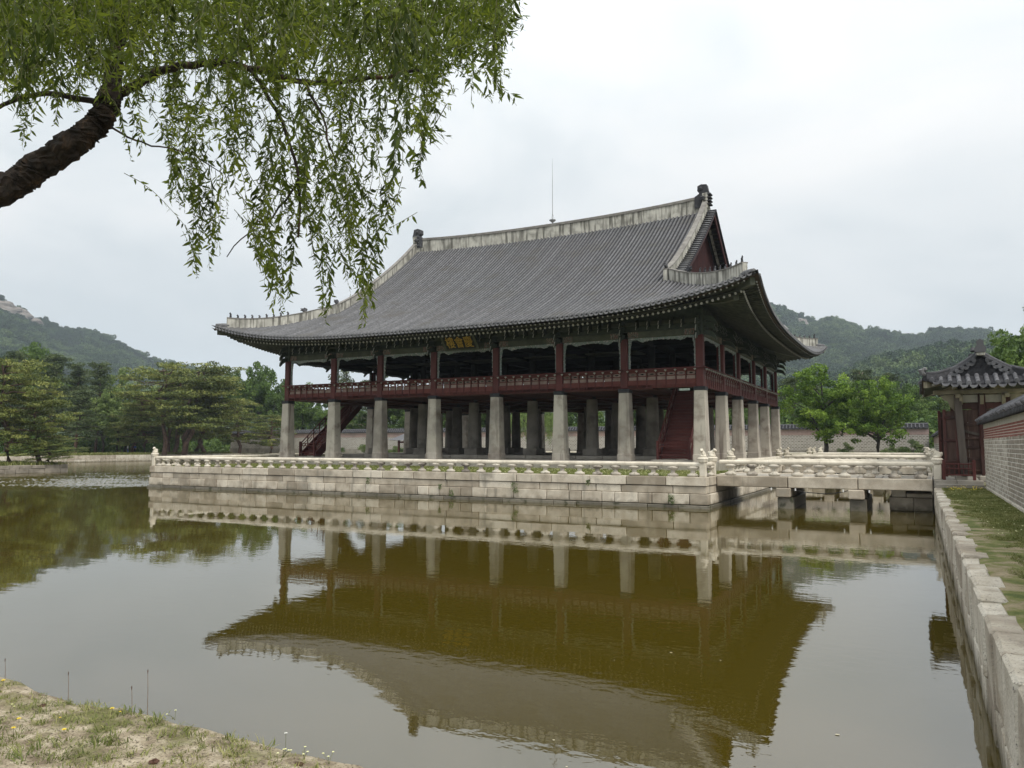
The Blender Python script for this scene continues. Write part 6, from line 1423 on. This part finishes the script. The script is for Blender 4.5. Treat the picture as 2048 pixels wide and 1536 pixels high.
def flower(x, y, h, r_f, mt, label, group, n_heads=1, nm='flower'):
    z = bank_z(x, y); t = thing(nm, label, 'flower', (x, y, z), group)
    for k in range(n_heads):
        dx, dy = (0, 0) if n_heads == 1 else (random.uniform(-.05, .05), random.uniform(-.05, .05)); hh = h*(1 if n_heads == 1 else random.uniform(.6, 1.1))
        MB().tube([(x, y, z-.01), (x+dx*.4, y+dy*.4, z+hh*.5), (x+dx, y+dy, z+hh)], .0016, 4).build('stem', 'stalk', t)
        mb = MB()
        for ring_, (rr_, up) in enumerate(((1, 0), (.75, .25), (.45, .45))):
            for q in range(9): a = q*.698+ring_*.35; c_ = Vector((x+dx, y+dy, z+hh+.002)); o_ = Vector((math.cos(a), math.sin(a), up)).normalized()*r_f*rr_; s_ = Vector((-math.sin(a), math.cos(a), 0))*r_f*.20; mb.add([c_, c_+o_*.6+s_, c_+o_+Vector((0, 0, .1*r_f)), c_+o_*.6-s_], [(0, 1, 2, 3)])
        mb.build('petals', mt, t)
GY = 'yellow flowers on the near bank'
for (x, y, la) in [(0, 0, '')][:0]: pass
FLW = [(6, 1368, 'yellow flower nearest the left frame edge at the top of the near bank'), (38, 1432, 'yellow flower in the left of the near bank, above the lowest one'), (27, 1455, 'lowest yellow flower at the left of the near bank'), (128, 1460, 'yellow flower right of the two left ones, by a grass tuft'), (224, 1421, 'yellow flower near the middle edge of the near bank'), (120, 1436, 'small yellow flower behind the one by the grass tuft'), (240, 1427, 'small yellow flower just right of the middle one')]
for (px, py, la) in FLW: q = at(px, py+6, G0); flower(q.x, q.y, .03, .017 if 'small' not in la else .009, 'yellow_petal', la, GY)
for (px, py, n_, la) in [(350, 1437, 2, 'pale yellow flowers standing at the water edge left of the bare stalk'), (565, 1512, 4, 'cluster of pale yellow flowers at the lower water edge'), (608, 1518, 3, 'pair of pale yellow flowers right of the larger cluster'), (658, 1528, 3, 'rightmost pale yellow flowers at the water edge'), (555, 1530, 1, 'single pale flower low on the sand'), (20, 1418, 2, 'pale yellow flowers left on the near bank')]: q = at(px, py, G0); flower(q.x, q.y, .055, .009, 'pale_petal', la, 'pale flowers at the water edge', n_)
q = at(571, 1500); flower(q.x, q.y, .10, .012, 'seed_head', 'white seed head on a thin stem above the pale flower cluster', None)
for (px, py, h, la) in [(137, 1385, .16, 'leftmost bare seed stalk on the bank edge'), (264, 1424, .15, 'shorter of the two bare seed stalks near the bank middle'), (295, 1428, .26, 'tallest bare seed stalk standing against the water'), (10, 1362, .12, 'bare seed stalk at the left frame edge')]:
    q = at(px, py); z = bank_z(q.x, q.y); t = thing('seed_stalk', la, 'seed stalk', (q.x, q.y, z), 'bare seed stalks'); MB().tube([(q.x, q.y, z-.02), (q.x-.005, q.y, z+h*.6), (q.x-.012, q.y, z+h)], [.0022, .0016, .0013], 5).build('stem', 'twig', t); MB().tube([(q.x-.012, q.y, z+h-.005), (q.x-.013, q.y, z+h+.012), (q.x-.013, q.y, z+h+.024)], [.002, .004, .0015], 6).build('head', 'dead_leaf', t)
for k, (px, py, s_, la) in enumerate([(85, 1405, .05, 'dark crumpled leaf under the grass at the left'), (308, 1524, .055, 'dark crumpled leaf at the bottom of the near bank'), (598, 1532, .045, 'dark crumpled leaf by the lower right bank edge'), (223, 1517, .018, 'small dark pebble-like leaf on the sand')]):
    q = at(px, py); z = bank_z(q.x, q.y); mb = MB(); pp = []
    for a in range(7):
        row = []
        for b_ in range(10): t = math.pi*a/6; p_ = 2*math.pi*b_/9; row.append((q.x+.7*s_*math.sin(t)*math.cos(p_)*(.8+.9*mn.noise(Vector((a, b_ % 9, k)))), q.y+s_*.6*math.sin(t)*math.sin(p_), z+s_*.05*math.cos(t)+s_*.10+.30*s_*mn.noise(Vector((a*.9, (b_ % 9)*1.3, k)))))
        pp.append(row)
    mb.grid(pp); tag(mb.build('dead_leaf', 'dead_leaf'), la, 'dead leaf', 'dead leaves')
mb = MB()
for k in range(60):
    x, y = r2.uniform(1, 9), r2.uniform(-46, YS-.1); a = r2.uniform(0, 6.28); ln = r2.uniform(.04, .22); mb.tube([(x, y, bank_z(x, y)+.004), (x+math.cos(a)*ln*.5, y+math.sin(a)*ln*.5, bank_z(x+math.cos(a)*ln*.5, y+math.sin(a)*ln*.5)+.007), (x+math.cos(a+.3)*ln, y+math.sin(a+.3)*ln, bank_z(x+math.cos(a)*ln, y+math.sin(a)*ln)+.003)], .0022, 3, False)
tag(mb.build('fallen_twigs', 'twig'), 'thin brown twigs and roots littering the sandy bank', 'twigs', kind='stuff')
V = []; F = []
for k in range(2600):      # grit
    x, y = r2.uniform(1, 9.5), r2.uniform(-47, YS-.05); s_ = .0025+.006*r2.random()**3; z = bank_z(x, y); i = len(V)
    for q in range(4): V.append((x+s_*math.cos(q*1.571), y+s_*math.sin(q*1.571), z))
    V.append((x, y, z+s_*.8)); F += [(i+q, i+(q+1) % 4, i+4) for q in range(4)]
place('grit', npmesh('grit', V, F, 'sand'), (0, 0, 0), kind='stuff', label='coarse grit on the near bank', cat='grit')
# plants growing from the platform wall and leaves floating on the water
def sprig(x, y, z, h, n_, label, leafy=True):
    t = thing('wall_plant', label, 'plant', (x, y, z), 'plants rooted in the platform wall'); st = MB(); V = []; F = []; T = []
    for k in range(n_):
        a = random.uniform(0, 6.28); lx, ly = math.cos(a)*h*.25, -abs(math.sin(a))*h*.25-.03; st.tube([(x, y, z), (x+lx*.5, y+ly*.6, z+h*.5), (x+lx, y+ly, z+h*random.uniform(.6, 1))], .004, 3, False)
    C = [(x+random.uniform(-1, 1)*h*.3, y-random.uniform(.02, .25)*h-.03, z+h*random.uniform(.1, 1)) for _ in range(n_*3)]
    st.build('stem', 'stalk', t); V, F, T = leaves(C, [(.08*h+.03,)*3]*len(C), 10, .035 if leafy else .012, .06 if leafy else .2, droop=-.3 if not leafy else .3, seed=int(abs(x)*10)); 
    me = npmesh('leaves', V-np.array([x, y, z]), F, 'bush_leaf', tint=T); place('leaves', me, (x, y, z), t)
sprig(-7.4, PY0-.06, .42, .62, 8, 'taller leafy plant growing from the platform wall left of its middle')
sprig(1.2, PY0-.1, .12, .5, 9, 'grassy tuft at the waterline near the right platform corner', False)
sprig(-17.3, PY0-.06, .66, .38, 6, 'small leafy plant in the upper joint of the platform wall')
sprig(-12.2, PY0-.06, .5, .3, 4, 'small plant hanging from the wall joint right of the leafy one')
sprig(-11.4, PY0-.1, .12, .38, 5, 'reddish-stemmed plant at the waterline of the platform wall')
sprig(-3.2, PY0+.0, .95, .3, 5, 'little plant in the joint just under the balusters')
V = []; F = []
for k in range(34):
    x, y = r2.uniform(-8, 12), r2.uniform(-42, -14); s_ = r2.uniform(.012, .03); i = len(V); a = r2.uniform(0, 6.28)
    for q in range(5): V.append((x+s_*(1 if q % 2 else .6)*math.cos(a+q*1.257), y+s_*math.sin(a+q*1.257)*.7, .006))
    F.append((i, i+1, i+2)); F.append((i, i+2, i+3)); F.append((i, i+3, i+4))
place('floating_leaves', npmesh('floating_leaves', V, F, 'floating_leaf'), (0, 0, 0), kind='stuff', label='specks of leaves floating on the pond', cat='floating leaves')
# ------------------------------------------------------------------ air
hm = bpy.data.materials.new('haze'); hm.use_nodes = True; n = hm.node_tree.nodes; l = hm.node_tree.links; n.remove(n['Principled BSDF'])
pv_ = n.new('ShaderNodeVolumePrincipled'); pv_.inputs['Color'].default_value = (.76, .87, 1, 1); pv_.inputs['Density'].default_value = .00017; pv_.inputs['Anisotropy'].default_value = .1; l.new(pv_.outputs[0], n['Material Output'].inputs['Volume']); MATS['haze'] = hm
MB().box(-3300, 3300, -3300, 3300, -4, 420).build('haze', 'haze', kind='stuff')
